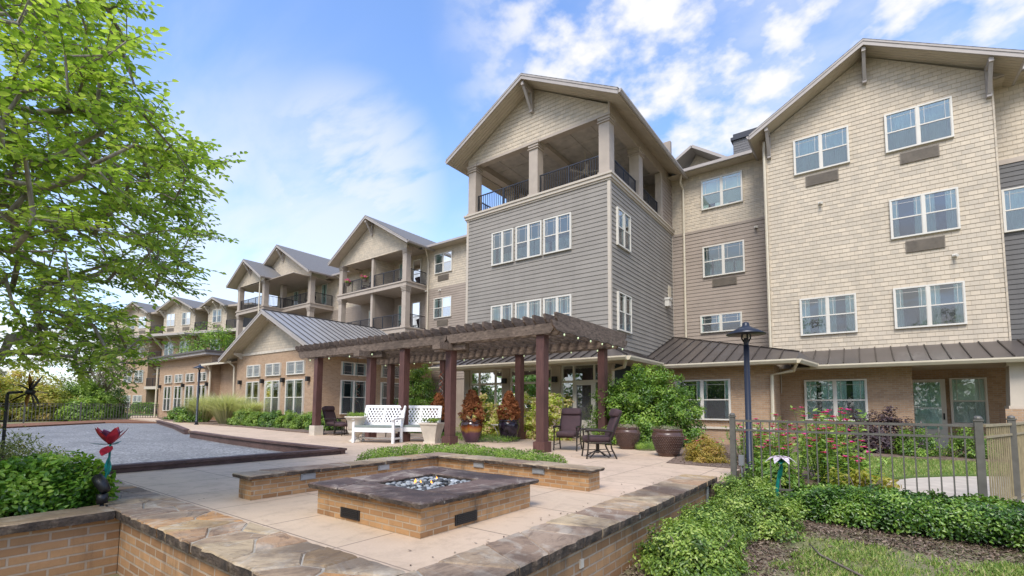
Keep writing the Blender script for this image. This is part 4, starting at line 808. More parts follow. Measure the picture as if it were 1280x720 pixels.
def flagstones(parent, x0, x1, y0, y1, z0, z1, cell, mat, joint=.012, rim=.022, seed=1, name='coping'):
    # irregular stones cut to the slab's outline, each with its own edge, height and tilt, set on a mortar bed
    rs = random.Random(seed); m = MB(); var = []; seeds = []
    nx_, ny_ = max(1, round((x1-x0)/cell)), max(1, round((y1-y0)/cell))
    for i in range(nx_):
        for j in range(ny_): seeds.append((x0+(i+.5+rs.uniform(-.38, .38))*(x1-x0)/nx_, y0+(j+.5+rs.uniform(-.38, .38)+(.25 if i % 2 else -.25)*(ny_ > 1))*(y1-y0)/ny_))
    for a, (sx_, sy_) in enumerate(seeds):
        pg = [(x0, y0), (x1, y0), (x1, y1), (x0, y1)]
        for b, (tx, ty) in enumerate(seeds):
            if a == b: continue
            nx0, ny0 = tx-sx_, ty-sy_; L_ = math.hypot(nx0, ny0); nx0 /= L_; ny0 /= L_; c = nx0*(sx_+tx)/2+ny0*(sy_+ty)/2-joint/2; q = []
            for k in range(len(pg)):
                p, r_ = pg[k], pg[(k+1) % len(pg)]; dp, dr = nx0*p[0]+ny0*p[1]-c, nx0*r_[0]+ny0*r_[1]-c
                if dp <= 0: q.append(p)
                if dp*dr < 0: f = dp/(dp-dr); q.append((p[0]+(r_[0]-p[0])*f, p[1]+(r_[1]-p[1])*f))
            pg = q
            if len(pg) < 3: break
        if len(pg) < 3: continue
        ring = []
        for k in range(len(pg)):
            p, r_ = pg[k], pg[(k+1) % len(pg)]; n = max(1, int(math.hypot(r_[0]-p[0], r_[1]-p[1])/.05))
            for i in range(n): f = i/n; ring.append((p[0]+(r_[0]-p[0])*f, p[1]+(r_[1]-p[1])*f))
        cx, cy = sum(p[0] for p in ring)/len(ring), sum(p[1] for p in ring)/len(ring); tilt = (rs.uniform(-.012, .012), rs.uniform(-.012, .012)); dz = rs.uniform(-.005, .006); R_ = []
        for (x, y) in ring:
            e = min(x-x0, x1-x, y-y0, y1-y) < 1e-5; nz = mnoise.noise(Vector((x*9, y*9, seed)))+.6*mnoise.noise(Vector((x*23, y*23, seed))); d = math.hypot(x-cx, y-cy)+1e-6; g = nz*(rim if e else .006); ux, uy = (x-cx)/d, (y-cy)/d; h = z1+dz+tilt[0]*(x-cx)+tilt[1]*(y-cy)
            R_.append((x+ux*g, y+uy*g, h, ux, uy, e, nz))
        n = len(R_); b0 = m.V(*[(x-ux*.012, y-uy*.012, h) for x, y, h, ux, uy, e, nz in R_]); b1 = m.V(*[(x, y, h-.010-abs(nz)*.008) for x, y, h, ux, uy, e, nz in R_]); b2 = m.V(*[(x+ux*(.010*nz if e else 0), y+uy*(.010*nz if e else 0), (h*.5+z0*.5) if e else h-.03) for x, y, h, ux, uy, e, nz in R_]); b3 = m.V(*[(x-ux*.008, y-uy*.008, z0+.01*nz if e else h-.05) for x, y, h, ux, uy, e, nz in R_]); c0 = m.V((cx, cy, z1+dz)); v_ = rs.random(); f0 = len(m.f)
        for k in range(n):
            l = (k+1) % n; m.face(c0, b0+k, b0+l); m.face(b0+k, b1+k, b1+l, b0+l); m.k = 1 if R_[k][5] and R_[l][5] else 0; m.face(b1+k, b2+k, b2+l, b1+l); m.face(b2+k, b3+k, b3+l, b2+l); m.k = 0
        var += [v_]*(len(m.f)-f0)
    m.keepn = True; o = m.build(name, [M[mat], M['stone_edge']], parent); at = o.data.attributes.new('var', 'FLOAT', 'FACE'); at.data.foreach_set('value', var)
    b = MB(); b.box(x0+.02, x1-.02, y0+.02, y1-.02, z0+.004, z1-.009); b.build('mortar_bed', M['mortar'], o)
    return o
ZC = ZP+.05
t = thing('retaining_wall', (-2.15, 5, -.3), 'tan brick retaining wall with flagstone coping holding up the patio by the right hand shrubs', 'wall', world=True)
m = MB(); m.box(-2.36, -1.96, 2.05, 7.72, -.6, ZC-.075); m.build('brick_face', M['brick_wall'], t)
flagstones(t, -2.42, -1.9, 1.5, 8.0, ZC-.085, ZC, .36, 'stone', seed=3)
m = MB(); rough_slab(m, -2.2, -1.72, 7.75, 8.05, -.25, ZC-.08, .07, .05); m.build('end_stone', [M['stone_edge'], M['stone_edge']], t)
m = MB(); m.tube([(-1.94, 7.55, -.2), (-1.94, 7.55, ZC-.1)], .025, 8); m.build('conduit', M['steel'], t)
m = MB(); m.box(-1.962, -1.945, 3.6, 3.66, .06, .13); m.build('outlet_plate', M['urn'], t)
t = thing('retaining_wall', (-5, 1.85, -.3), 'tan brick retaining wall with weathered flagstone coping in the bottom left foreground', 'wall', world=True)
m = MB(); m.box(-6.16, -2.36, 1.6, 2.1, -.7, ZC-.075); m.build('brick_face', M['brick_wall'], t)
flagstones(t, -8.6, -2.43, 1.54, 2.13, ZC-.085, ZC, .38, 'stone', seed=8)
t = thing('planter_wall', (-6.3, 0, -.3), 'tan brick planter wall with long tan stone cap under the glossy hedge', 'wall', world=True)
m = MB(); m.box(-6.5, -6.16, -4, 1.595, -.7, ZC-.075); m.build('brick_face', M['brick_wall'], t)
flagstones(t, -6.52, -6.09, -4, 1.53, ZC-.085, ZC-.002, .8, 'stone_tan', seed=5)
m = MB(); m.prism([(-9.7, -5, -.2), (-6.5, -5, -.2), (-6.5, 1.56, -.2), (-9.7, 1.56, -.2)], (0, 0, .44)); tag(m.build('planter_soil', M['mulch']), kind='structure')
# seat wall round the fire pit
t = thing('seat_wall', (-5.9, 5.9, ZP), 'low L shaped brick seat wall with stone cap and grey plates round the fire pit', 'wall', world=True)
zt = ZP+.30
m = MB(); m.box(-6.12, -5.81, 2.72, 6.08, ZP-.02, zt-.05); m.box(-5.81, -2.985, 5.755, 6.08, ZP-.02, zt-.051); m.build('brick_face', M['brick_pit'], t)
flagstones(t, -6.17, -5.76, 2.66, 6.13, zt-.052, zt, .5, 'stone_tan', rim=.014, seed=6)
flagstones(t, -5.752, -2.93, 5.70, 6.13, zt-.052, zt, .5, 'stone_tan', rim=.014, seed=7)
for (x, y, rz) in ((-5.81, 3.42, 90), (-5.81, 4.62, 90), (-4.9, 5.755, 0), (-3.78, 5.755, 0)):
    m = MB(rot(R(rz), (x, y, 0))); m.box(-.1, .1, -.02, .02, zt-.135, zt-.055); m.box(-.085, .085, -.026, -.019, zt-.125, zt-.065); m.build('grey_plate', M['steel'], t)
# fire pit
t = thing('fire_pit', (-3.83, 3.63, ZP), 'square brick fire pit with dark stone top and grey pebbles burning with small flames', 'fire pit', world=True)
x0, x1, y0, y1 = -4.60, -3.05, 2.83, 4.47; zt = ZP+.315
m = MB()
for a in ((x0, x1, y0, y0+.35), (x0, x1, y1-.35, y1), (x0, x0+.35, y0+.35, y1-.35), (x1-.35, x1, y0+.35, y1-.35)): m.box(*a, ZP-.02, zt-.045)
m.build('brick_base', M['brick_pit'], t)
X0, X1, Y0, Y1, q = x0-.07, x1+.07, y0-.07, y1+.07, .46
for a in ((X0, X1, Y0, Y0+q), (X0, X1, Y1-q, Y1), (X0, X0+q, Y0+q+.004, Y1-q-.004), (X1-q, X1, Y0+q+.004, Y1-q-.004)): flagstones(t, *a, zt-.048, zt, .62, 'stone_dark', .006, .012, int(a[0]*100), 'stone_top')
m = MB(); m.box(X0+q-.02, X1-q+.02, Y0+q-.02, Y1-q+.02, ZP, zt-.07); m.build('burner_tray', M['black'], t)
mp = MB(); md = MB(); rs = random.Random(4)
for k in range(330):
    x = rs.uniform(X0+q+.02, X1-q-.02); y = rs.uniform(Y0+q+.02, Y1-q-.02); r_ = rs.uniform(.018, .042)
    dx = min(x-(X0+q), X1-q-x)/.3; dy = min(y-(Y0+q), Y1-q-y)/.3
    (mp if rs.random() < .68 else md).blob((x, y, zt-.06+.05*min(1, dx, dy)*rs.random()+.01), (r_, r_*rs.uniform(.7, 1.2), r_*.6), 8, 5, .06)
o = mp.build('grey_pebble', M['pebble_gray'], t, True); o['kind'] = 'stuff'; o = md.build('charcoal_pebble', M['pebble_dark'], t, True); o['kind'] = 'stuff'
mf = MB()
for k in range(7):
    x = rs.gauss((X0+X1)/2-.02, .13); y = rs.gauss((Y0+Y1)/2, .15); h = rs.uniform(.025, .06)
    mf.lathe([(.006, 0), (.014, .25*h), (.009, .6*h), (.001, h)], 6, (x, y, zt-.035))
o = mf.build('flame', M['flame'], t, True); o['kind'] = 'stuff'
for (T, a) in ((FRONT(y0), (x0+.42, x0+.72)), (EAST(x1), (y0+.42, y0+.72))):
    m = MB(T); m.box(a[0], a[1], -.012, .002, ZP+.03, ZP+.125)
    for k in range(5): m.box(a[0]+.02, a[1]-.02, -.018, -.012, ZP+.042+k*.017, ZP+.05+k*.017)
    m.build('vent_grille', M['black'], t)
# timber kerbs of the gravel court
def kerb(name, pts, label, group='timber kerbs of the gravel court', z1=ZP+.13, step=.05):
    t = thing('timber_kerb', (pts[0][0], pts[0][1], ZP), label, 'kerb', group, world=True); m = MB(); c = MB()
    for a, b in zip(pts, pts[1:]):
        A, Bv = Vector((*a, 0)), Vector((*b, 0)); m.bar(A+Vector((0, 0, (z1-.05+.1)/2)), Bv+Vector((0, 0, (z1-.05+.1)/2)), .12, z1-.05-.1); c.bar(A+Vector((0, 0, z1-.025)), Bv+Vector((0, 0, z1-.025)), .21, .05)
    m.build('side_board', M['curb'], t); c.build('cap_board', M['curb'], t)
kerb('near', [(-9.8, -5), (-9.8, 6.62)], 'long straight purple brown timber kerb along the near side of the gravel court')
kerb('far', [(-9.72, 6.57), (-13.2, 6.62), (-16, 6.78), (-20.2, 7.2)], 'dark timber kerb between the gravel court and the pergola patio')
kerb('far2', [(-22.3, 7.75), (-27.6, 9.1), (-36.2, 10.95)], 'distant timber kerb along the curving path beyond the court', z1=ZP+.1)
# ------------------------------------------------------------------ pergola
t = thing('pergola', (-11.6, 11.8, ZP), 'long timber pergola with maroon posts and weathered grey rafters over the patio', 'pergola', world=True)
PX = (-6.5, -9.68, -13.4, -16.62); YF, YR = 10.05, 13.5; ZB = 3.22
def post(x, y, zt=ZB, base=True, conc=False):
    m = MB(); a = .115; m.box(x-a, x+a, y-a, y+a, ZP, zt)
    if base: m.box(x-.165, x+.165, y-.165, y+.165, ZP+.002, ZP+.26)
    po = m.build('post', M['postwood'], t)
    if conc: m = MB(); m.box(x-.18, x+.18, y-.18, y+.18, ZP, ZP+.36); m.build('post_footing', M['urn'], po)
for i, x in enumerate(PX):
    post(x, YF, ZB if i in (0, 3) else ZB-.2, i != 3, i == 3); post(x, YR, ZB, True)
    if i in (1, 2):
        for (a, b, w_, h_, dz) in (((x, YF-.62, ZB-.1), (x, YF+.62, ZB-.1), .3, .2, 0), ((x-.62, YF, ZB-.105), (x+.62, YF, ZB-.105), .16, .18, 0)):
            m = MB(); m.bar(a, b, w_, h_); 
            m.build('bolster', M['oldwood'], t)
post(-11.72, YF, ZB, True)
def beam(x0, x1, y, z, h=.25, d=.07):
    m = MB(); c = .13
    m.prism([(x0+c, y-d/2, z), (x1-c, y-d/2, z), (x1-.03, y-d/2, z+h*.45), (x1, y-d/2, z+h), (x0, y-d/2, z+h), (x0+.03, y-d/2, z+h*.45)], (0, d, 0)); m.build('beam', M['oldwood'], t)
beam(-17.75, -9.7, YF-.16, ZB); beam(-9.695, -6.02, YF-.16, ZB); beam(-17.75, -6.02, YF+.16, ZB)
beam(-17.5, -5.98, YR-.16, ZB+.0); beam(-17.5, -5.98, YR+.16, ZB)
# the photograph's rear beam shows a free end in the middle bay
nr = 37
for k in range(nr):
    x = -17.85+(11.9)*k/(nr-1)+random.uniform(-.02, .02); z = ZB+.25+random.uniform(-.008, .012); h = .24; d = .055; y0_, y1_ = 9.74+random.uniform(-.03, .03), 14.0+random.uniform(-.04, .04)
    m = MB(); m.prism([(x, y0_+.16, z), (x, y1_-.16, z), (x, y1_-.03, z+h*.4), (x, y1_, z+h*.85), (x, y1_-.02, z+h), (x, y0_+.02, z+h), (x, y0_, z+h*.85), (x, y0_+.03, z+h*.4)], (d, 0, 0)); m.build('rafter', M['oldwood_y'], t)
for y in (10.6, 11.5, 12.4, 13.1): m = MB(); m.box(-17.6, -6.1, y-.025, y+.025, ZB+.5, ZB+.54); m.build('cross_batten', M['oldwood'], t)
# end rafter pair hanging just outside
m = MB(); m.prism([(-5.93, 9.75, ZB+.02), (-5.93, 13.75, ZB+.02), (-5.93, 13.95, ZB+.14), (-5.93, 14.0, ZB+.26), (-5.93, 9.5, ZB+.26), (-5.93, 9.56, ZB+.14)], (.05, 0, 0)); m.build('end_beam', M['oldwood_y'], t)
# string lights under the pergola
t = thing('string_light', (-6, 10, ZB), 'string of small pale green bulbs hung along the pergola edges', 'string lights', world=True)
cd_ = MB(); pts = []
def run(a, b, n, sag=.05):
    A, Bv = Vector(a), Vector(b); p = []
    for k in range(n*4+1):
        f = k/(n*4); q_ = A.lerp(Bv, f); q_.z -= sag*abs(math.sin(f*n*math.pi)); p.append(q_)
    cd_.tube(p, .006, 5); return [p[k*4+2] for k in range(n)]
bl = run((-5.86, 9.7, ZB+.05), (-5.86, 13.9, ZB+.05), 6)+run((-6.1, 13.28, ZB+.02), (-17.2, 13.28, ZB+.02), 12)+run((-12.5, 9.85, ZB-.02), (-17.5, 9.85, ZB-.02), 4)
cd_.build('cord', M['black'], t)
for p in bl: m = MB(); m.blob((p.x, p.y, p.z-.045), (.024, .024, .032), 8, 6); m.build('bulb', M['bulb'], t, True)
# twisted ribbon ornaments
def spinner(x, y, z0, z1, label):
    t = thing('spiral_ornament', (x, y, z0), label, 'ornament', 'twisted ribbon ornaments under the pergola', world=True); n = 46
    cols = ['white', 'orange', 'tealmetal']
    for c in range(3):
        m = MB(); ring = []
        for k in range(n+1):
            f = k/n; a = f*5.5*math.pi+c*2.1; r_ = .085
            ring.append(m.V((x+r_*math.cos(a), y+r_*math.sin(a), z0+(z1-z0)*f), (x+r_*math.cos(a+.6), y+r_*math.sin(a+.6), z0+(z1-z0)*f+.03)))
        for a, b in zip(ring, ring[1:]): m.face(a, a+1, b+1, b)
        m.build('ribbon', M[cols[c]], t, True)
    m = MB(); m.tube([(x, y, z1), (x, y, ZB)], .006, 5); m.build('hanging_wire', M['black'], t)
spinner(-14.46, YF+.2, 1.45, 2.42, 'twisted red, white and teal ribbon ornament hanging in front of the annex windows')
spinner(-13.22, 13.18, 1.4, 2.75, 'longer twisted red, white and teal ribbon ornament by the green shrub')
# ------------------------------------------------------------------ furniture
def make_bench():
    t = thing('garden_bench', (0, 0, 0), 'white bench', 'bench', 'white lattice back benches under the pergola')
    W2, H = .62, .43
    for x in (-W2, W2):
        m = MB(); m.box(x-.035, x+.035, -.3, -.23, 0, .64); m.build('leg', M['benchwhite'], t); m = MB(); m.bar((x, .27, 0), (x, .26, .42), .07, .07, (0, 1, 0)); m.bar((x, .26, .42), (x, .47, 1.04), .06, .06, (0, 1, 0)); m.build('leg', M['benchwhite'], t)
        m = MB(); m.prism([(x-.045, -.34, .64), (x-.045, .31, .66), (x-.045, .31, .695), (x-.045, -.1, .70), (x-.045, -.34, .675)], (.09, 0, 0)); m.build('armrest', M['benchwhite'], t)
    m = MB(); m.box(-W2+.035, W2-.035, -.295, -.265, .30, .40); m.box(-W2+.035, W2-.035, .235, .265, .30, .4); m.box(-W2+.03, W2-.03, -.28, .27, .40, .43)
    for x in (-W2, W2): m.box(x-.015, x+.015, -.23, .24, .1, .15)
    m.box(-W2+.02, W2-.02, -.02, .02, .1, .14); m.build('seat', M['benchwhite'], t)
    m = MB(); m.box(-W2+.05, W2-.05, -.29, .24, .432, .485); m.build('seat_cushion', M['sage'], t)
    T = Matrix.Translation((0, .27, .44)) @ Matrix.Rotation(R(-19), 4, 'X'); m = MB(T)
    m.box(-W2+.02, W2-.02, -.025, .025, .56, .64); m.box(-W2+.02, W2-.02, -.024, .024, .02, .09); m.box(-.03, .03, -.023, .023, .09, .56)
    for x in (-W2+.04, W2-.04): m.box(x-.03, x+.03, -.022, .022, .02, .62)
    for (a, b) in ((-W2+.07, -.03), (.03, W2-.07)):
        w_ = b-a; h = .47; n = 5
        for k in range(-6, 8):
            for s in (1, -1):
                xa = a+k*w_/n; pa = []
                # clip the diagonal to the panel
                x_0, z_0, x_1, z_1 = xa, .09, xa+s*h*.72, .09+h
                if s < 0: x_0 += w_; x_1 += w_
                f0, f1 = 0, 1; dx = x_1-x_0
                ta, tb = (a-x_0)/dx, (b-x_0)/dx; lo, hi = min(ta, tb), max(ta, tb); f0, f1 = max(0, lo), min(1, hi)
                if f1-f0 > .04: m.bar((x_0+dx*f0, .004*s, z_0+h*f0), (x_0+dx*f1, .004*s, z_0+h*f1), .014, .034, (0, 1, 0)) if False else m.bar((x_0+dx*f0, .006*s, z_0+h*f0), (x_0+dx*f1, .006*s, z_0+h*f1), .036, .012, (0, 1, 0))
    m.build('lattice_backrest', M['benchwhite'], t); return t
b1 = make_bench(); b2 = copy_tree(b1)
b1.location = (-12.0, 9.3, ZP); b1.rotation_euler.z = R(24); b1.scale = (1.05, 1.05, 1.08); b1['label'] = 'white lattice back bench nearer the stone urn'
b2.location = (-11.42, 10.35, ZP); b2.rotation_euler.z = R(30); b2.scale = (1.05, 1.05, 1.08); b2['label'] = 'white lattice back bench next to the square cream planter'
def pillow(m, c, s, T, n=10):
    # rounded box cushion
    base = T @ Matrix.Translation(c)
    g = {}
    def sup(u, v):
        cu, su, cv, sv = math.cos(u), math.sin(u), math.cos(v), math.sin(v); e = .42
        p = lambda x: math.copysign(abs(x)**e, x)
        return (s[0]*p(cu)*p(cv), s[1]*p(su)*p(cv), s[2]*p(sv)*.98)
    N, K = 20, 10; old = m.T; m.T = base; rings = []
    for k in range(K+1): v = -math.pi/2+math.pi*k/K; rings.append(m.V(*[sup(2*math.pi*j/N, v) for j in range(N)]))
    for a, b in zip(rings, rings[1:]):
        for j in range(N): m.face(a+j, a+(j+1) % N, b+(j+1) % N, b+j)
    m.T = old
def make_chair(swivel=False):   # front faces -y
    t = thing('patio_chair', (0, 0, 0), 'plum cushioned patio chair', 'chair', 'plum cushioned patio chairs'); I = Matrix.Identity(4)
    m = MB(); pillow(m, (0, -.02, .42), (.27, .31, .075), I); m.build('seat_cushion', M['cushion'], t, True)
    T = Matrix.Translation((0, .24, .44)) @ Matrix.Rotation(R(-20), 4, 'X')
    m = MB(); pillow(m, (0, 0, .26), (.265, .065, .29), T); m.build('back_cushion', M['cushion'], t, True)
    m = MB(); pillow(m, (0, -.03, .57), (.27, .095, .10), T); m.build('head_pillow', M['cushion'], t, True)
    f = MB()
    for x in (-.3, .3):
        m = MB(); m.tube([(x, -.30, 0), (x, -.27, .2), (x, -.26, .40), (x, -.27, .6)], .018, 7); m.build('leg', M['bronze'], t)
        m = MB(); m.tube([(x*.98, .36, 0), (x*.95, .25, .22), (x*.93, .22, .42), (x*.93, .33, .72), (x*.9, .46, 1.0)], .018, 7); m.build('leg', M['bronze'], t)
        m = MB(); m.tube([(x, -.33, .585), (x*1.03, -.3, .615), (x*1.03, -.1, .615), (x, .15, .6), (x*.95, .29, .58)], .024, 7); m.build('armrest', M['bronze'], t)
        f.tube([(x, -.26, .34), (x*.95, .23, .34)], .015, 6); f.tube([(x, -.28, .14), (x*.95, .27, .16)], .01, 6)
    f.tube([(-.3, -.26, .34), (.3, -.26, .34)], .015, 6); f.tube([(-.28, .23, .34), (.28, .23, .34)], .015, 6); f.build('frame', M['bronze'], t)
    if swivel:
        p = MB(); p.tube([(0, 0, .34), (0, 0, .1)], .04, 8)
        for a in range(4): c, s = math.cos(a*math.pi/2+.8), math.sin(a*math.pi/2+.8); p.tube([(0, 0, .17), (c*.15, s*.15, .1), (c*.3, s*.3, .02)], .016, 6)
        p.build('swivel_pedestal', M['bronze'], t)
    return t
c1 = make_chair(); c2 = make_chair(True); c3 = copy_tree(c1); c4 = copy_tree(c1)
def put(o, x, y, rz, label): o.location = (x, y, ZP+.003); o.rotation_euler.z = R(rz); o['label'] = label
put(c1, -6.28, 10.95, 16, 'plum cushioned patio chair facing the fire pit beside the front pergola post')
put(c2, -4.83, 9.75, -52, 'plum cushioned swivel chair seen side on in front of the large green shrub')
put(c3, -16.45, 10.75, 100, 'plum cushioned lounge chair at the far pergola post with a footstool')
for x, y, z, rz, lab in ((-27.4, 23.2, 10.31, 10, 'dark cushioned chair on the top right balcony of the tall gable'), (-31.8, 23.1, 10.31, -20, 'dark cushioned chair on the top left balcony of the tall gable'), (-40.2, 23.2, 10.31, 15, 'dark cushioned chair on the balcony under the far double gable'), (-27.2, 23.2, 7.01, 20, 'dark cushioned chair on the second balcony of the tall gable')):
    o = copy_tree(c1); o.location = (x, y, z); o.rotation_euler.z = R(rz); o['label'] = lab; o['group'] = 'balcony chairs'
put(c4, -13.75, 11.5, 30, 'plum cushioned patio chair half hidden behind the white bench')
t = thing('footstool', (-15.75, 10.62, ZP), 'plum cushioned footstool in front of the far lounge chair', 'footstool')
m = MB(); pillow(m, (0, 0, .40), (.27, .25, .07), Matrix.Identity(4)); m.build('cushion', M['cushion'], t, True)
for x in (-.22, .22):
    for y in (-.2, .2): m = MB(); m.tube([(x*1.15, y*1.15, 0), (x, y, .34)], .016, 7); m.build('leg', M['bronze'], t)
# ------------------------------------------------------------------ pots
def big_pot(name, x, y, label, s=1.0, group='beaded dark brown pots before the green shrub'):
    t = thing(name, (x, y, ZP), label, 'pot', group); m = MB()
    prof = [(.20, 0), (.215, .02), (.27, .14), (.335, .32), (.36, .46), (.345, .53), (.315, .565), (.335, .585), (.335, .63), (.30, .63), (.285, .57)]
    m.lathe([(a*s, b*s) for a, b in prof], 36); m.build('body', M['pot_brown'], t, True)
    m = MB()
    for k in range(11):
        z = .09+k*.037; r_ = np.interp(z, [p[1] for p in prof[:7]], [p[0] for p in prof[:7]])*s; n = 42
        for j in range(n): a = 2*math.pi*(j+.5*(k % 2))/n; m.blob((r_*math.cos(a), r_*math.sin(a), z*s), (.02*s, .02*s, .014*s), 5, 3)
    o = m.build('beading', M['pot_brown'], t, True); o['kind'] = 'stuff'
    m = MB(); m.lathe([(.29*s, .54*s), (.29*s, .56*s)], 20); m.build('soil', M['mulch'], t); return t
big_pot('beaded_pot', -3.72, 11.15, 'large beaded dark brown pot nearest the flower bed', 1.0); big_pot('beaded_pot', -5.22, 12.35, 'beaded dark brown pot standing behind the swivel chair', .95)
def glaze_pot(x, y, mat, label, s=1.0):
    t = thing('glazed_pot', (x, y, ZP), label, 'pot', 'glazed pots with dead conifers'); m = MB()
    m.lathe([(a*s, b*s) for a, b in [(.17, 0), (.19, .02), (.26, .17), (.315, .38), (.325, .5), (.3, .565), (.28, .585), (.31, .61), (.31, .645), (.275, .645), (.27, .58)]], 32, flute=.0); m.build('body', M[mat], t, True)
    m = MB(); m.lathe([(.27*s, .56*s), (.27*s, .58*s)], 20); m.build('soil', M['mulch'], t); return t
glaze_pot(-9.95, 11.3, 'pot_amber', 'amber and plum glazed pot holding the nearest dead brown conifer', 1.1); glaze_pot(-9.35, 12.45, 'pot_blue', 'blue black glazed pot half hidden behind the rear pergola post', 1.08); glaze_pot(-12.45, 12.3, 'pot_blue', 'blue black glazed pot hidden behind the white bench', .95)
t = thing('stone_urn', (-12.62, 8.95, ZP), 'fluted cream stone urn on a round foot beside the white bench', 'urn'); m = MB()
m.lathe([(.2, 0), (.2, .04), (.13, .09), (.085, .14), (.1, .19), (.2, .27), (.235, .36)], 48, flute=.03, nf=16); m.build('foot', M['urn'], t, True)
m = MB(); m.lathe([(.21, .355), (.235, .42), (.25, .62), (.3, .72), (.34, .75), (.34, .79), (.29, .79), (.27, .7)], 40); m.build('bowl', M['urn'], t, True)
t = thing('square_planter', (-10.62, 10.25, ZP), 'square flared cream planter at the end of the white bench', 'planter', rz=R(20)); m = MB()
for a, b, z0, z1 in ((.23, .23, 0, .06), (.2, .25, .06, .3), (.25, .33, .3, .62), (.36, .36, .62, .67)): m.box(-a, a, -a, a, z0, z1, b/a)
m.build('body', M['urn'], t); m = MB(); m.box(-.3, .3, -.3, .3, .64, .675); m.build('soil', M['mulch'], t); t.scale = (.86, .86, .92)
# small white wrought iron table among the pots
t = thing('iron_plant_stand', (-10.0, 12.9, ZP), 'small white wrought iron plant stand between the glazed pots', 'plant stand'); m = MB()
for k in range(4): a = k*math.pi/2+.4; c, s = math.cos(a), math.sin(a); m.tube([(c*.2, s*.2, 0), (c*.12, s*.12, .2), (c*.25, s*.25, .42), (c*.34, s*.34, .5)], .014, 6)
m.build('legs', M['white'], t); m = MB()
for r_ in (.36, .25, .12): m.tube([(r_*math.cos(a*math.pi/12), r_*math.sin(a*math.pi/12), .5) for a in range(25)], .012, 6, False)
for k in range(6): a = k*math.pi/6; m.bar((-.36*math.cos(a), -.36*math.sin(a), .5), (.36*math.cos(a), .36*math.sin(a), .5), .02, .01)
m.build('top', M['white'], t)
# ------------------------------------------------------------------ lamps
def lamp(x, y, z, H, label):
    t = thing('street_lamp', (x, y, z), label, 'lamp post', 'black cone topped path lamps'); m = MB(); m.tube([(0, 0, 0), (0, 0, .25), (0, 0, .26), (0, 0, H-.42)], [.075, .075, .055, .048], 16); m.tube([(0, 0, 0), (0, 0, .04)], .11, 16); m.build('post', M['navy_black'], t, True)
    m = MB(); m.tube([(0, 0, H-.42), (0, 0, H-.3)], .04, 10)
    for k in range(4): a = k*math.pi/2+.5; c, s = math.cos(a), math.sin(a); m.tube([(c*.03, s*.03, H-.38), (c*.075, s*.075, H-.3), (c*.065, s*.065, H-.2)], .014, 6)
    m.build('fitter', M['black'], t); m = MB(); m.lathe([(.325, H-.235), (.33, H-.225), (.2, H-.15), (.07, H-.085), (.06, H-.06), (.055, H-.02), (.005, H)], 28); m.build('lamp_shade', M['navy_black'], t, True)
    m = MB(); m.lathe([(.05, H-.3), (.058, H-.27), (.058, H-.17), (.04, H-.16)], 14); m.build('lens', M['urn'], t, True); return t
l1 = lamp(-1.66, 9.3, .12, 2.84, 'tall dark lamp post with cone shade behind the metal fence'); lamp(-29.6, 10.75, ZP, 3.35, 'distant lamp post with cone shade among the ornamental grasses')
m = MB(); m.box(-.155, -.065, -.13, -.055, .28, .46); m.tube([(-.11, -.09, 0), (-.11, -.09, .3)], .02, 8); m.build('outlet_box', M['steel'], l1)
# ------------------------------------------------------------------ fences
def metal_fence(name, runs, z0, h, sp, label, mat, posts, cap=True, pk=.016, pm=None):
    t = thing(name, (*runs[0][0], z0), label, 'fence', world=True)
    for x, y in posts:
        m = MB(); m.box(x-.04, x+.04, y-.04, y+.04, z0-.1, z0+h+.04)
        if cap: m.box(x-.05, x+.05, y-.05, y+.05, z0+h+.04, z0+h+.06); m.blob((x, y, z0+h+.075), (.045, .045, .035), 10, 6)
        m.build('post', M[pm or mat], t)
    for a, b in runs:
        A, Bv = Vector((*a, 0)), Vector((*b, 0)); L_ = (Bv-A).length
        for z, hh in ((z0+h-.02, .035), (z0+h-.17, .03), (z0+.1, .03)): m = MB(); m.bar(A+Vector((0, 0, z)), Bv+Vector((0, 0, z)), .03, hh); m.build('rail', M[mat], t)
        m = MB(); n = round(L_/sp)
        for k in range(1, n): p = A.lerp(Bv, k/n); m.box(p.x-pk/2, p.x+pk/2, p.y-pk/2, p.y+pk/2, z0+.02, z0+h-.01)
        m.build('picket_panel', M[mat], t)
    return t
YFN = 8.5
metal_fence('metal_fence', [((-1.72, YFN), (1.16, YFN))], .05, 1.17, .125, 'grey metal picket fence along the clipped hedge', 'fence', [(-1.76, YFN), (1.17, YFN)])
metal_fence('metal_fence', [((1.24, 8.62), (1.72, 10.0)), ((1.76, 10.1), (2.75, 13.3)), ((2.8, 13.45), (3.8, 16.6))], .04, 1.18, .12, 'sunlit bronze metal picket fence running back beside the lawn', 'fence_sunlit', [(1.74, 10.05), (2.78, 13.38), (3.82, 16.65)], pm='fence')
p0, p1 = (-39.5, -6), (-47.5, 15.0); q_ = lambda f: (p0[0]+(p1[0]-p0[0])*f, p0[1]+(p1[1]-p0[1])*f)
metal_fence('far_fence', [(q_(k/7), q_((k+1)/7)) for k in range(7)], .2, 1.2, .2, 'distant grey picket fence beyond the gravel court', 'fence', [q_(k/7) for k in range(8)], pk=.03)
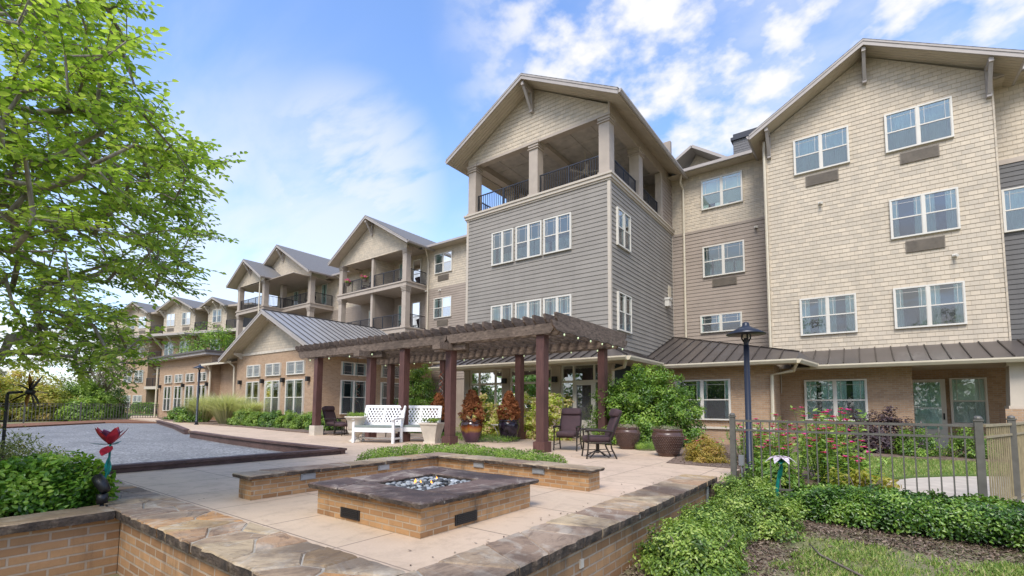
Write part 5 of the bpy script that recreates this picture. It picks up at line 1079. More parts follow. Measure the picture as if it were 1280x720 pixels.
# ------------------------------------------------------------------ garden sculptures and small things
def petal(m, c, d, L_, w_, curl, T=None, lift=.3, n=7):
    d = Vector(d).normalized(); side = d.cross(Vector((0, 0, 1))); side = side.normalized() if side.length > .01 else Vector((1, 0, 0)); up = side.cross(d).normalized(); ids = []
    for k in range(n+1):
        f = k/n; p = Vector(c)+d*L_*f+up*(curl*L_*f*f); w__ = w_*math.sin(math.pi*min(1, .12+f*.86))
        ids.append(m.V(p-side*w__/2+up*.15*w__, p+up*0, p+side*w__/2+up*.15*w__))
    for a, b in zip(ids, ids[1:]): m.face(a, a+1, b+1, b); m.face(a+1, a+2, b+2, b+1)
fx, fy = -6.62, 1.58; zf = ZC+.58
t = thing('metal_flower', (fx, fy, ZC-.1), 'crimson and violet enamelled metal flower on a teal stem above the hedge', 'garden sculpture', world=True)
m = MB(); m.tube([(fx+.02, fy-.08, ZC-.1), (fx-.01, fy-.03, ZC+.2), (fx+.01, fy, ZC+.4), (fx+.015, fy, zf+.05)], .011, 8); m.build('stem', M['tealmetal'], t, True)
m = MB()
for k in range(6): a = k*math.pi/3+.3; petal(m, (fx, fy, zf+.06), (math.cos(a)*.72, math.sin(a)*.72, 1), .19, .13, -.05)
m.build('petals', M['pinkmetal'], t, True); m = MB()
for k in range(5): a = k*2*math.pi/5; petal(m, (fx, fy, zf+.05), (math.cos(a), math.sin(a), .65), .23, .105, .3)
m.build('outer_petals', M['redmetal'], t, True); m = MB()
for k in range(3): a = k*2.1+.2; petal(m, (fx, fy, zf+.05), (math.cos(a), math.sin(a), -.12), .17, .05, .25)
petal(m, (fx-.01, fy, ZC+.3), (-.5, .1, .9), .2, .06, .1); m.build('leaves', M['tealmetal'], t, True)
m = MB(); petal(m, (fx+.02, fy, zf+.03), (.5, -.5, -.8), .15, .12, .2); m.build('drooping_petal', M['redmetal'], t, True)
sx, sy = -6.42, 1.5
t = thing('garden_spotlight', (sx, sy, ZC-.1), 'black garden spotlight on a stake at the corner of the stone coping', 'spotlight', world=True)
m = MB(); m.tube([(sx, sy, ZC-.08), (sx, sy, ZC+.04)], .018, 8); m.tube([(sx, sy, ZC+.04), (sx, sy, ZC+.13)], .05, 12); m.build('mount', M['black'], t, True)
m = MB(); m.tube([(sx+.03, sy+.02, ZC+.16), (sx-.04, sy-.01, ZC+.24), (sx-.1, sy-.03, ZC+.3)], [.045, .058, .05], 12); m.build('lamp_head', M['black'], t, True)
wx, wy = -8.1, .95
t = thing('wind_spinner', (wx, wy, 0), 'black and gold wind spinner with curved blades on a black pole', 'garden sculpture', world=True)
m = MB(); m.tube([(wx, wy, .2), (wx, wy, 1.5), (wx+.02, wy+.01, 1.52), (wx+.15, wy+.1, 1.53)], .016, 8); m.build('pole', M['black'], t)
hub = (wx+.22, wy+.16, 1.53); mk = MB(); mg = MB()
for k in range(9):
    a = k*2*math.pi/9; d = (.28*math.cos(a), .42*math.cos(a)+.05, math.sin(a)); petal(mk if k % 3 else mg, hub, d, .23 if k % 2 else .18, .075, .12 if k % 2 else -.1)
mk.build('black_blade', M['black'], t, True); mg.build('gold_blade', M['goldmetal'], t, True)
m = MB(); m.blob(hub, (.035, .05, .035), 10, 6); m.build('hub', M['black'], t, True)
hx, hy = -1.02, 7.62
t = thing('metal_flower', (hx, hy, 0), 'white and plum enamelled metal flower drooping on a teal stem over the right hedge', 'garden sculpture', world=True)
m = MB(); m.tube([(hx-.02, hy, -.05), (hx, hy, .3), (hx+.03, hy, .52), (hx+.07, hy+.02, .66), (hx+.06, hy, .72)], [.02, .026, .018, .014, .012], 8); m.build('stem', M['tealmetal'], t, True)
m = MB()
for k in range(7): a = k*2*math.pi/7; petal(m, (hx+.05, hy, .73), (math.cos(a), math.sin(a), .12), .19, .1, -.55)
m.build('petals', M['whitemetal'], t, True); m = MB(); petal(m, (hx+.03, hy, .4), (.3, -.2, .9), .22, .07, .1); petal(m, (hx+.05, hy-.02, .69), (.1, -.5, -.3), .08, .1, -.2); m.build('leaves', M['tealmetal'], t, True)
m = MB(); cvs = [(-.55, 6.35), (-.42, 5.95), (-.15, 5.6), (.1, 5.32), (.4, 5.05), (.7, 4.9)]; m.tube([(x, y, zg(x, y)+.035+.015*math.sin(i)) for i, (x, y) in enumerate(cvs)], [.006, .011, .012, .013, .014, .014], 7)
single(m, 'fallen_stick', M['bark'], (0, 6, -.2), 'long thin brown stick lying on the patchy grass', 'stick', smooth=True)
# ------------------------------------------------------------------ foliage
def nrm(a): return a/np.maximum(1e-9, np.linalg.norm(a, axis=-1, keepdims=True))
def rdir(n): return nrm(rng.normal(size=(n, 3)))
def leaves(name, mat, parent, P, D, N, L, W, droop=.15, fold=.25, var=None, off=None, two=True):
    n = len(P); P = np.asarray(P, float); D = nrm(np.asarray(D, float)); N = np.asarray(N, float); S = nrm(np.cross(D, N)+1e-6); N = nrm(np.cross(S, D))
    L = (np.ones(n)*L)[:, None]; W = (np.ones(n)*W)[:, None]*.5
    o_ = np.array(off if off is not None else (parent['_o'] if parent is not None and '_o' in parent else (0, 0, 0)), float); P = P-o_
    up = N*fold*W
    if two:
        v = np.stack([P, P+D*L*.3+S*W+up, P+D*L*.68+S*W*.8+up-N*droop*L*.4, P+D*L-N*droop*L, P+D*L*.68-S*W*.8+up-N*droop*L*.4, P+D*L*.3-S*W+up], 1).reshape(-1, 3)
        b = np.arange(n)[:, None]*6; idx = np.concatenate([b+np.array([[0, 1, 2, 3]]), b+np.array([[0, 3, 4, 5]])], 1).reshape(-1); nf, k = 2*n, 4
    else:
        v = np.stack([P, P+D*L*.45+S*W+up, P+D*L-N*droop*L, P+D*L*.45-S*W+up], 1).reshape(-1, 3); idx = (np.arange(n)[:, None]*4+np.array([[0, 1, 2, 3]])).reshape(-1); nf, k = n, 4
    me = bpy.data.meshes.new(name); me.vertices.add(len(v)); me.vertices.foreach_set('co', v.astype(np.float32).ravel()); me.loops.add(len(idx)); me.loops.foreach_set('vertex_index', idx.astype(np.int32))
    me.polygons.add(nf); me.polygons.foreach_set('loop_start', np.arange(0, nf*k, k, dtype=np.int32)); me.update(calc_edges=True)
    a = me.attributes.new('var', 'FLOAT', 'FACE'); vv = rng.random(n) if var is None else var; a.data.foreach_set('value', np.repeat(np.clip(vv, 0, 1), nf//n).astype(np.float32))
    me.materials.append(mat); ob = bpy.data.objects.new(name, me); COL.objects.link(ob)
    if parent is not None: ob.parent = parent; ob['_o'] = tuple(o_)
    return ob
def clumpvar(C, n): return np.clip(C+rng.normal(0, .2, n), 0, 1)
def dome(nc, per, c, rx, ry, rz, cr, zmin=.08, shell=.62, flat=0.0):
    # clumps over and inside a dome, each clump a puff of leaves turned outward and up
    P = []; Nn = []; V = []; c = np.array(c, float)
    for k in range(nc):
        d = rdir(1)[0]; d[2] = abs(d[2])*(1-flat)+flat*.2; d = d/np.linalg.norm(d); q = shell+(1-shell)*rng.random()
        if rng.random() < .18: q *= .6
        q *= 1+.10*math.sin(k*2.4)
        cc = c+d*np.array([rx, ry, rz])*q; cc[2] = max(cc[2], c[2]+zmin)
        n = int(per*rng.uniform(.6, 1.4)); r_ = cr*rng.uniform(.65, 1.35); e = rdir(n); u = rng.random(n)**.4
        P.append(cc+e*r_*u[:, None]*np.array([1, 1, .8])); Nn.append(nrm(e*.8+d*.7+np.array([0, 0, .55])+rng.normal(0, .35, (n, 3)))); V.append(clumpvar(rng.beta(2, 2), n))
    P = np.concatenate(P); P[:, 2] = np.maximum(P[:, 2], c[2]+.02); return P, np.concatenate(Nn), np.concatenate(V)
def spread_dirs(N, up=.25):
    n = len(N); D = nrm(rng.normal(size=(n, 3))); D = D-N*np.sum(D*N, 1, keepdims=True)*.8; D[:, 2] += up; return nrm(D)
def stems(parent, c, rx, ry, h, n, rad, mat, base=.12):
    m = MB(); c = Vector(c)
    for k in range(n):
        a = rng.uniform(0, 2*math.pi); q = rng.uniform(.35, .8); b = c+Vector((math.cos(a)*base, math.sin(a)*base, -.05)); e = c+Vector((math.cos(a)*rx*q, math.sin(a)*ry*q, h*rng.uniform(.55, .85))); mid = b.lerp(e, .5)+Vector((0, 0, h*.12))
        m.tube([b, mid, e], [rad, rad*.7, rad*.3], 5)
    return m.build('stem', mat, parent, True)
def bush(name, loc, rx, ry, rz, nc, per, cr, leaf, mat, label, cat='shrub', group=None, flat=0.0, aspect=.5, stem=True, up=.25, droop=.15, two=True, shell=.62, smat='bark'):
    t = thing(name, loc, label, cat, group, world=True); P, N, V = dome(nc, per, loc, rx, ry, rz, cr, flat=flat, shell=shell)
    leaves('foliage', M[mat], t, P, spread_dirs(N, up), N, leaf*rng.uniform(.7, 1.25, len(P)), leaf*aspect*rng.uniform(.8, 1.2, len(P)), droop, .3, V, two=two)
    if stem: stems(t, loc, rx, ry, rz, 9, .012+.008*rx, M[smat])
    return t
def hedge(name, pts, w_, z0f, h, n, leaf, mat, label, cat='hedge', group=None, aspect=.55, up=.35, jag=.06, two=True, clump=.12):
    A = np.array(pts, float); seg = np.linalg.norm(np.diff(A, axis=0), axis=1); t = thing(name, (A[0][0], A[0][1], z0f(*A[0])), label, cat, group, world=True)
    s = rng.random(n)*seg.sum(); cs = np.concatenate([[0], np.cumsum(seg)]); i = np.clip(np.searchsorted(cs, s)-1, 0, len(seg)-1); f = (s-cs[i])/seg[i]; ctr = A[i]+(A[i+1]-A[i])*f[:, None]; tg = (A[i+1]-A[i])/seg[i][:, None]; nn = np.stack([-tg[:, 1], tg[:, 0]], 1)
    a = rng.random(n)*math.pi; q = rng.random(n)**.35
    # rounded box section: a = 0 one side, pi the other
    ca, sa = np.cos(a), np.sin(a); e = .55; pu = np.sign(ca)*np.abs(ca)**e; pv = np.abs(sa)**e
    lump = np.array([1+.16*mnoise.noise(Vector((x*2.3, y*2.3, aa*.9)))+.10*mnoise.noise(Vector((x*6, y*6, aa*2))) for x, y, aa in zip(ctr[:, 0], ctr[:, 1], a)])
    endd = np.minimum(s, seg.sum()-s); taper = np.clip(endd/(w_*.5), .0, 1)**.5*.45+.55
    off = pu*w_/2*q*lump*taper; z = pv*h*q*lump*taper
    P = np.stack([ctr[:, 0]+nn[:, 0]*off, ctr[:, 1]+nn[:, 1]*off, z+np.array([z0f(x, y) for x, y in ctr])], 1)+rng.normal(0, jag*.35, (n, 3))
    P[:, 2] = np.maximum(P[:, 2], [z0f(x, y)+.01 for x, y in ctr])
    N = nrm(np.stack([nn[:, 0]*pu, nn[:, 1]*pu, pv+.35], 1)+rng.normal(0, .45, (n, 3)))
    V = np.array([.5+.8*mnoise.noise(Vector((p[0]/clump*.5, p[1]/clump*.5, p[2]/clump*.5))) for p in P])+rng.normal(0, .2, n)
    leaves('foliage', M[mat], t, P, spread_dirs(N, up), N, leaf*rng.uniform(.65, 1.25, n), leaf*aspect*rng.uniform(.8, 1.2, n), .15, .3, V, two=two)
    m = MB(); L_ = seg.sum()
    for k in range(int(L_/.16)):
        j = rng.integers(0, n); x, y = ctr[j]; z0 = z0f(x, y); m.tube([(x, y, z0-.04), (x+rng.normal(0, .05), y+rng.normal(0, .05), z0+h*.45), (x+rng.normal(0, .12), y+rng.normal(0, .12), z0+h*.8)], [.008, .006, .003], 4)
    m.build('stem', M['bark'], t); return t
zp_ = lambda x, y: ZP
# clipped hedge before the fence and shrubs along the wall
hedge('clipped_hedge', [(-.95, 7.82), (.3, 7.78), (1.6, 7.7), (3.2, 7.55)], .85, zg, .44, 46000, .042, 'lf_gloss', 'long clipped glossy green hedge in front of the metal fence', jag=.035)
for k, (x, y, rx, ry, h, lab) in enumerate(((-1.42, 7.75, .5, .55, .5, 'rounded green shrub at the end stone of the retaining wall'), (-1.15, 6.75, .52, .6, .52, 'rounded green shrub in the middle of the row by the retaining wall'), (-1.5, 5.75, .36, .45, .46, 'small green shrub between the wall and the middle shrub'), (-1.38, 4.85, .48, .55, .5, 'nearest rounded green shrub at the foot of the retaining wall'))):
    z = zg(x, y); bush('rounded_shrub', (x, y, z), rx, ry, h, 150, 75, .11, .038, 'lf_hedge', lab, group='shrubs along the retaining wall', shell=.7, aspect=.5)
# planter at the left
hedge('glossy_hedge', [(-6.85, -1.5), (-6.95, .2), (-7.0, 1.25), (-6.62, 1.5)], .72, lambda x, y: ZP-.05, .6, 22000, .06, 'lf_planter', 'glossy green hedge spilling over the planter wall beside the metal flower')
bush('wispy_shrub', (-8.2, .7, .24), .9, 1.0, .82, 200, 52, .2, .06, 'lf_wisp', 'grey green wispy shrub behind the glossy hedge near the wind spinner', aspect=.2, up=.7)
bush('wispy_shrub', (-8.7, 1.25, .24), .65, .5, .5, 90, 40, .16, .06, 'lf_yellow', 'yellowish wispy shrub beside the gravel court kerb', aspect=.3, up=.6)
bush('weed_sprig', (-4.9, 1.2, -.36), .28, .2, .36, 16, 14, .1, .07, 'lf_hedge', 'small leafy sprig growing at the foot of the left foreground wall', cat='plant', aspect=.35)
# strips round the seat wall and among the pots
hedge('low_hedge_strip', [(-6.55, 4.75), (-6.5, 6.1), (-6.2, 6.46), (-3.75, 6.42)], .55, zp_, .42, 30000, .028, 'lf_strip', 'low clipped hedge strip hugging the back of the seat wall', up=.5, jag=.015)
hedge('ground_cover', [(-12.4, 12.1), (-10.2, 12.0), (-8.9, 12.1)], 1.3, zp_, .2, 7000, .06, 'lf_dark', 'feathery green ground cover round the glazed pots', cat='ground cover', aspect=.15, up=.8)
hedge('ground_cover', [(-4.9, 12.2), (-4.4, 12.6)], .6, zp_, .2, 2500, .06, 'lf_dark', 'feathery green ground cover between the two beaded pots', cat='ground cover', aspect=.15, up=.8)
# shrubs on the patio
bush('round_shrub', (-5.55, 14.35, ZP), 1.78, 1.35, 2.35, 560, 74, .2, .08, 'lf_dark', 'large round bright green shrub behind the beaded pots', shell=.72, aspect=.45)
bush('round_shrub', (-15.5, 14.3, ZP), 1.3, 1.0, 2.85, 260, 66, .22, .085, 'lf_dark', 'tall bright green shrub behind the white benches', shell=.7, aspect=.45)
for x, y, h, lab in ((-11.9, 14.2, 1.5, 'lime and cream hydrangea behind the blue black pot'), (-10.35, 14.3, 1.75, 'lime and cream hydrangea between the two rear pergola posts'), (-8.85, 14.2, 1.65, 'lime and cream hydrangea behind the front patio chair')):
    t = bush('hydrangea', (x, y, ZP), .95, .75, h, 75, 50, .2, .1, 'lf_hyd', lab, group='hydrangeas under the porch roof', shell=.65, aspect=.7)
def conifer(x, y, z, r_, h, lab):
    t = thing('potted_conifer', (x, y, z), lab, 'conifer', 'dead brown potted conifers', world=True); P = []; N = []; V = []
    for k in range(210):
        f = rng.random()**.8; a = rng.uniform(0, 2*math.pi); rad = r_*(1-f**1.7*.85)*(.7+.3*math.sin(min(1, f*3+.2)*math.pi/2))*rng.uniform(.6, 1.08); c = np.array([x+rad*math.cos(a), y+rad*math.sin(a), z+f*h*.95]); n = 26; e = rdir(n)
        P.append(c+e*.055*rng.random(n)[:, None]**.4); N.append(nrm(e+np.array([math.cos(a), math.sin(a), .4])*.6)); V.append(clumpvar(rng.random(), n))
    P, N, V = map(np.concatenate, (P, N, V)); leaves('foliage', M['lf_brown'], t, P, spread_dirs(N, .5), N, .075, .03, .1, .2, V, two=False)
    m = MB(); m.tube([(x, y, z-.05), (x, y, z+h*.8)], [.025, .008], 6); m.build('stem', M['bark'], t)
conifer(-9.95, 11.3, ZP+.63, .42, 1.0, 'dead rust brown conifer in the amber glazed pot'); conifer(-9.35, 12.45, ZP+.62, .4, 1.0, 'dead rust brown conifer in the blue black pot by the rear post'); conifer(-12.45, 12.3, ZP+.55, .34, 1.05, 'dead rust brown conifer showing above the white bench')
for x, y, z, r_, lab in ((-3.72, 11.15, ZP+.55, .3, 'trailing succulent in the large beaded pot nearest the flower bed'), (-5.22, 12.35, ZP+.52, .28, 'trailing succulent in the beaded pot behind the swivel chair'), (-12.62, 8.95, ZP+.76, .27, 'tiny green plants filling the stone urn'), (-10.62, 10.25, ZP+.6, .24, 'tiny green plants filling the square planter')):
    bush('pot_plant', (x, y, z), r_*1.15, r_*1.15, .13, 26, 24, .07, .05, 'lf_strip' if 'tiny' in lab else 'lf_bronze', lab, cat='plant', stem=False, aspect=.3, up=.5)
# flower bed behind the fence
k = 0
spots = [(-1.15, 9.55, 1.05, 'tall leafy zinnia clump with magenta flowers by the lamp post'), (-.55, 9.9, 1.2, 'tall leafy zinnia clump with magenta flowers in the middle of the fenced bed'), (-.4, 10.5, 1.3, 'tallest zinnia clump with magenta flowers below the brick corner'), (-.2, 9.55, .8, 'lower zinnia clump at the right end of the fenced bed'), (-1.6, 10.9, 1.15, 'zinnia clump behind the dark lamp post'), (-3.0, 11.7, .6, 'low zinnia clump with magenta flowers at the patio edge'), (-2.2, 12.0, .95, 'leafy zinnia clump below the left brick window'), (-.7, 11.7, 1.3, 'zinnia clump at the back of the fenced bed')]
for x, y, h, lab in spots:
    z = zg(x, y)+.12; t = thing('zinnia_clump', (x, y, z), lab, 'flowers', 'zinnia clumps in the flower bed', world=True); P = []; N = []; D = []; FP = []; m = MB()
    for s in range(20):
        a = rng.uniform(0, 2*math.pi); q = rng.uniform(.05, .48); hh = h*rng.uniform(.6, 1.05); tip = np.array([x+math.cos(a)*q*1.1, y+math.sin(a)*q*.8, z+hh]); b = np.array([x+math.cos(a)*q*.5, y+math.sin(a)*q*.4, z]); m.tube([b, (b+tip)/2, tip], [.007, .006, .004], 4); n = 34
        f = rng.random(n)**.8; P.append(b+(tip-b)*f[:, None]+rng.normal(0, .035, (n, 3))); d = rdir(n); d[:, 2] = np.abs(d[:, 2])*.5+.1; D.append(d); N.append(nrm(np.array([0, 0, 1])+rng.normal(0, .4, (n, 3))))
        if rng.random() < .8: FP.append(tip)
    P, N, D = map(np.concatenate, (P, N, D)); leaves('foliage', M['lf_flower'], t, P, D, N, rng.uniform(.06, .12, len(P)), .04, .25, .2, clumpvar(.5, len(P)))
    m.build('stem', M['stem'], t)
    for tip in FP:
        aa = np.arange(12)*2*math.pi/12; dd = np.stack([np.cos(aa), np.sin(aa), rng.uniform(.1, .7, 12)], 1); leaves('flower_head', M['lf_pink'], t, np.tile(tip, (12, 1)), dd, np.tile([0, 0, 1.], (12, 1))+dd*.2, .066, .042, .1, .1)
bush('golden_shrub', (-2.72, 10.55, .25), .45, .42, .52, 80, 44, .12, .06, 'lf_gold', 'rounded golden yellow shrub beside the beaded pot and mulch', aspect=.3)
bush('leafy_plant', (-.1, 9.2, .0), .45, .3, .5, 40, 34, .14, .09, 'lf_yellow', 'yellow green leafy plant at the foot of the fence pickets', aspect=.4)
bush('leafy_plant', (-1.25, 9.15, .1), .4, .25, .45, 40, 34, .14, .09, 'lf_flower', 'green leafy plant beside the lamp post base', aspect=.4)
bush('plum_shrub', (.3, 19.3, .05), 1.15, .9, 1.35, 150, 46, .2, .09, 'lf_plum', 'dark plum leaved shrub below the ground floor window', aspect=.45)
bush('boxwood', (1.2, 18.6, .05), .66, .6, .8, 80, 46, .15, .06, 'lf_dark', 'small rounded boxwood before the patio door', group='boxwoods by the patio door'); bush('boxwood', (2.45, 18.9, .05), .66, .6, .85, 80, 46, .15, .06, 'lf_dark', 'small rounded boxwood below the single curtained window', group='boxwoods by the patio door')
bush('boxwood', (-1.1, 18.2, .05), .6, .5, .75, 70, 44, .15, .06, 'lf_yellow', 'yellow green boxwood beside the plum shrub')
for x, lab in ((-32.7, 'pink flower basket hanging on the top balcony rail at its left end'), (-30.5, 'pink flower basket hanging on the top balcony rail by the thin post')):
    t = thing('flower_basket', (x, 22.0, 11.15), lab, 'flower basket', 'balcony flower baskets', world=True); P, N, V = dome(14, 26, (x, 22.0, 11.1), .3, .2, .28, .12); leaves('foliage', M['lf_dark'], t, P, spread_dirs(N), N, .09, .05, two=False); P, N, V = dome(12, 14, (x, 21.98, 11.15), .32, .22, .3, .1); leaves('flower_heads', M['lf_pink'], t, P, spread_dirs(N), N, .08, .06, two=False)
    m = MB(); m.lathe([(.12, -.2), (.2, -.02), (.21, 0)], 14, (x, 22.0, 11.1)); m.build('pot', M['bark'], t)
# annex planting
def fountain(x, y, h, r_, lab):
    t = thing('fountain_grass', (x, y, ZP), lab, 'grass clump', 'ornamental grass clumps by the annex', world=True); n = 2600; a = rng.uniform(0, 2*math.pi, n); q = rng.random(n)**.6; ln = h*rng.uniform(.6, 1.15, n); V = []; m = []; idx = []
    vs_ = []; fs = []; 
    b = np.stack([x+np.cos(a)*.25*r_*q, y+np.sin(a)*.25*r_*q, np.full(n, ZP)], 1); out_ = np.stack([np.cos(a), np.sin(a), np.zeros(n)], 1); side = np.stack([-np.sin(a), np.cos(a), np.zeros(n)], 1)
    mid = b+out_*(r_*.45*q)[:, None]+np.array([0, 0, 1])*(ln*.72)[:, None]; tip = b+out_*(r_*1.05*q)[:, None]+np.array([0, 0, 1])*(ln*rng.uniform(.72, 1.05, n))[:, None]; w_ = .013
    v = np.stack([b-side*w_, b+side*w_, mid+side*w_*.8, mid-side*w_*.8, tip], 1)-np.array(t['_o']); mb_ = [tuple(p) for p in v.reshape(-1, 3)]
    for k in range(n): i = 5*k; fs += [(i, i+1, i+2, i+3), (i+3, i+2, i+4)]
    me = bpy.data.meshes.new('blades'); me.from_pydata(mb_, [], fs); at = me.attributes.new('var', 'FLOAT', 'FACE'); at.data.foreach_set('value', np.repeat(rng.random(n), 2).astype(np.float32)); me.materials.append(M['lf_grassy']); o = bpy.data.objects.new('blades', me); COL.objects.link(o); o.parent = t
fountain(-33.2, 12.4, 1.65, 1.25, 'pale fountain grass clump behind the distant lamp post'); fountain(-29.4, 12.2, 1.7, 1.4, 'larger pale fountain grass clump left of the annex gable windows'); fountain(-27.9, 12.7, 1.35, 1.0, 'pale fountain grass clump merging with the annex hedge')
hx_ = [(-27.0, 'leftmost annex shrub touching the fountain grass', 'lf_hedge'), (-25.3, 'rounded shrub under the first annex gable window', 'lf_strip'), (-23.7, 'rounded shrub between the first and second gable windows', 'lf_gloss'), (-22.2, 'rounded shrub under the second gable window', 'lf_strip'), (-20.7, 'rounded shrub under the third gable window', 'lf_strip'), (-19.3, 'rounded shrub at the annex corner by the far pergola post', 'lf_gloss')]
for x, lab, mt in hx_: bush('annex_shrub', (x, 12.1, ZP), .86, .72, .8, 150, 64, .15, .07, mt, lab, group='low shrubs along the annex', shell=.7)
for x, y, lab in ((-40, 13.4, 'low green shrub at the left end of the annex bed'), (-38.4, 13.0, 'low green shrub left of the distant lamp post'), (-33.6, 11.9, 'dark green shrub at the distant lamp post foot')): bush('annex_shrub', (x, y, ZP), 1.1, .8, .95, 60, 36, .22, .11, 'lf_gloss', lab, group='low shrubs along the annex')
hedge('far_hedge', [(-70, 18.7), (-64.8, 19.9)], 1.3, lambda x, y: .25, 1.3, 6000, .14, 'lf_gloss', 'distant clipped hedge at the foot of the far wing', two=False, jag=.1)
bush('plum_shrub', (-63.6, 19.6, .25), .9, .9, 1.2, 50, 30, .25, .14, 'lf_plum', 'distant plum leaved shrub at the far wing corner', two=False)
# ------------------------------------------------------------------ trees
def tree(name, loc, th, cc, rx, ry, rz, nc, per, cr, leaf, mat, label, group=None, lean=(0, 0), bark='bark', nl=14, tr=.14, cat='tree', stemsn=1, two=False, aspect=.5):
    t = thing(name, loc, label, cat, group, world=True); base = Vector(loc); c = Vector(cc); P = []; N = []; V = []; m = MB(); ends = []
    for s in range(stemsn):
        a = s*2.1; top = Vector((c.x+.25*rx*math.cos(a)*(stemsn > 1), c.y+.25*ry*math.sin(a)*(stemsn > 1), loc[2]+th)); m.tube([base+Vector((math.cos(a)*.15*(stemsn > 1), math.sin(a)*.15*(stemsn > 1), -.1)), base.lerp(top, .5)+Vector((rng.normal(0, .06), rng.normal(0, .06), 0)), top, top.lerp(c, .5)], [tr, tr*.8, tr*.62, tr*.35], 8)
        ends.append(top)
    for k in range(nl):
        a = k*2.4+rng.uniform(-.3, .3); top = ends[k % len(ends)]; e = c+Vector((math.cos(a)*rx*rng.uniform(.5, .85), math.sin(a)*ry*rng.uniform(.5, .85), rz*rng.uniform(-.45, .7))); md = top.lerp(e, .45)+Vector((0, 0, rz*.12)); m.tube([top, md, e], [tr*.45, tr*.28, tr*.07], 6)
        for j in range(3): g = md.lerp(e, rng.uniform(.1, .8)); m.tube([g, g+Vector((rng.normal(0, rx*.2), rng.normal(0, ry*.2), rz*rng.uniform(.05, .35)))], [tr*.16, tr*.05], 5)
    m.build('trunk', M[bark], t, True)
    for k in range(nc):
        d = rdir(1)[0]; q = rng.uniform(.45, 1.02); ccn = np.array(cc)+d*np.array([rx, ry, rz])*q*(1+.18*math.sin(k*1.7)); n = int(per*rng.uniform(.5, 1.5)); r_ = cr*rng.uniform(.6, 1.4); e = rdir(n)
        P.append(ccn+e*(rng.random(n)**.4)[:, None]*r_*np.array([1, 1, .65])); N.append(nrm(e*.6+d*.4+np.array([0, 0, .7])+rng.normal(0, .3, (n, 3)))); V.append(clumpvar(rng.beta(2, 2), n))
    P, N, V = map(np.concatenate, (P, N, V)); leaves('crown', M[mat], t, P, spread_dirs(N, .0), N, leaf*rng.uniform(.7, 1.3, len(P)), leaf*aspect, .2, .25, V, two=two); return t
tree('crape_myrtle', (-57.4, 12.4, .25), 2.3, (-57.1, 12.2, 6.0), 4.3, 4.6, 3.3, 150, 42, .75, .24, 'lf_bronze', 'bronze olive leaved crape myrtle on the lawn before the far wing', bark='bark_pale', stemsn=2)
tree('small_tree', (-57, 22, .25), 4.5, (-57, 22, 7.2), 3.6, 3.4, 2.6, 110, 46, .7, .24, 'lf_dark', 'deep green tree showing above the flat annex roof')
for x, y, r_, h, mt, lab in ((-52.5, 4.0, 3.0, 4.2, 'lf_yellow', 'large yellow green bush behind the left end of the far fence'), (-53, 7.6, 2.8, 3.9, 'lf_yellow', 'yellow green bush with russet tips beyond the far fence'), (-54.5, 11.0, 2.4, 3.4, 'lf_strip', 'bright green bush beyond the far fence near the crape myrtle'), (-52, 0, 3.2, 4.4, 'lf_wisp', 'olive bush beyond the far fence by the picture edge'), (-62, 6, 4, 5.5, 'lf_bronze', 'bronze bush rising behind the yellow bushes'), (-62, 13.5, 3, 3.6, 'lf_hedge', 'green bush behind the crape myrtle trunk'), (-50.5, 10.2, 1.4, 1.5, 'lf_strip', 'low green bush spilling over the far fence')):
    bush('wild_bush', (x, y, .1), r_, r_*.9, h, 210, 60, .55, .24, mt, lab, group=None, two=False, shell=.6)
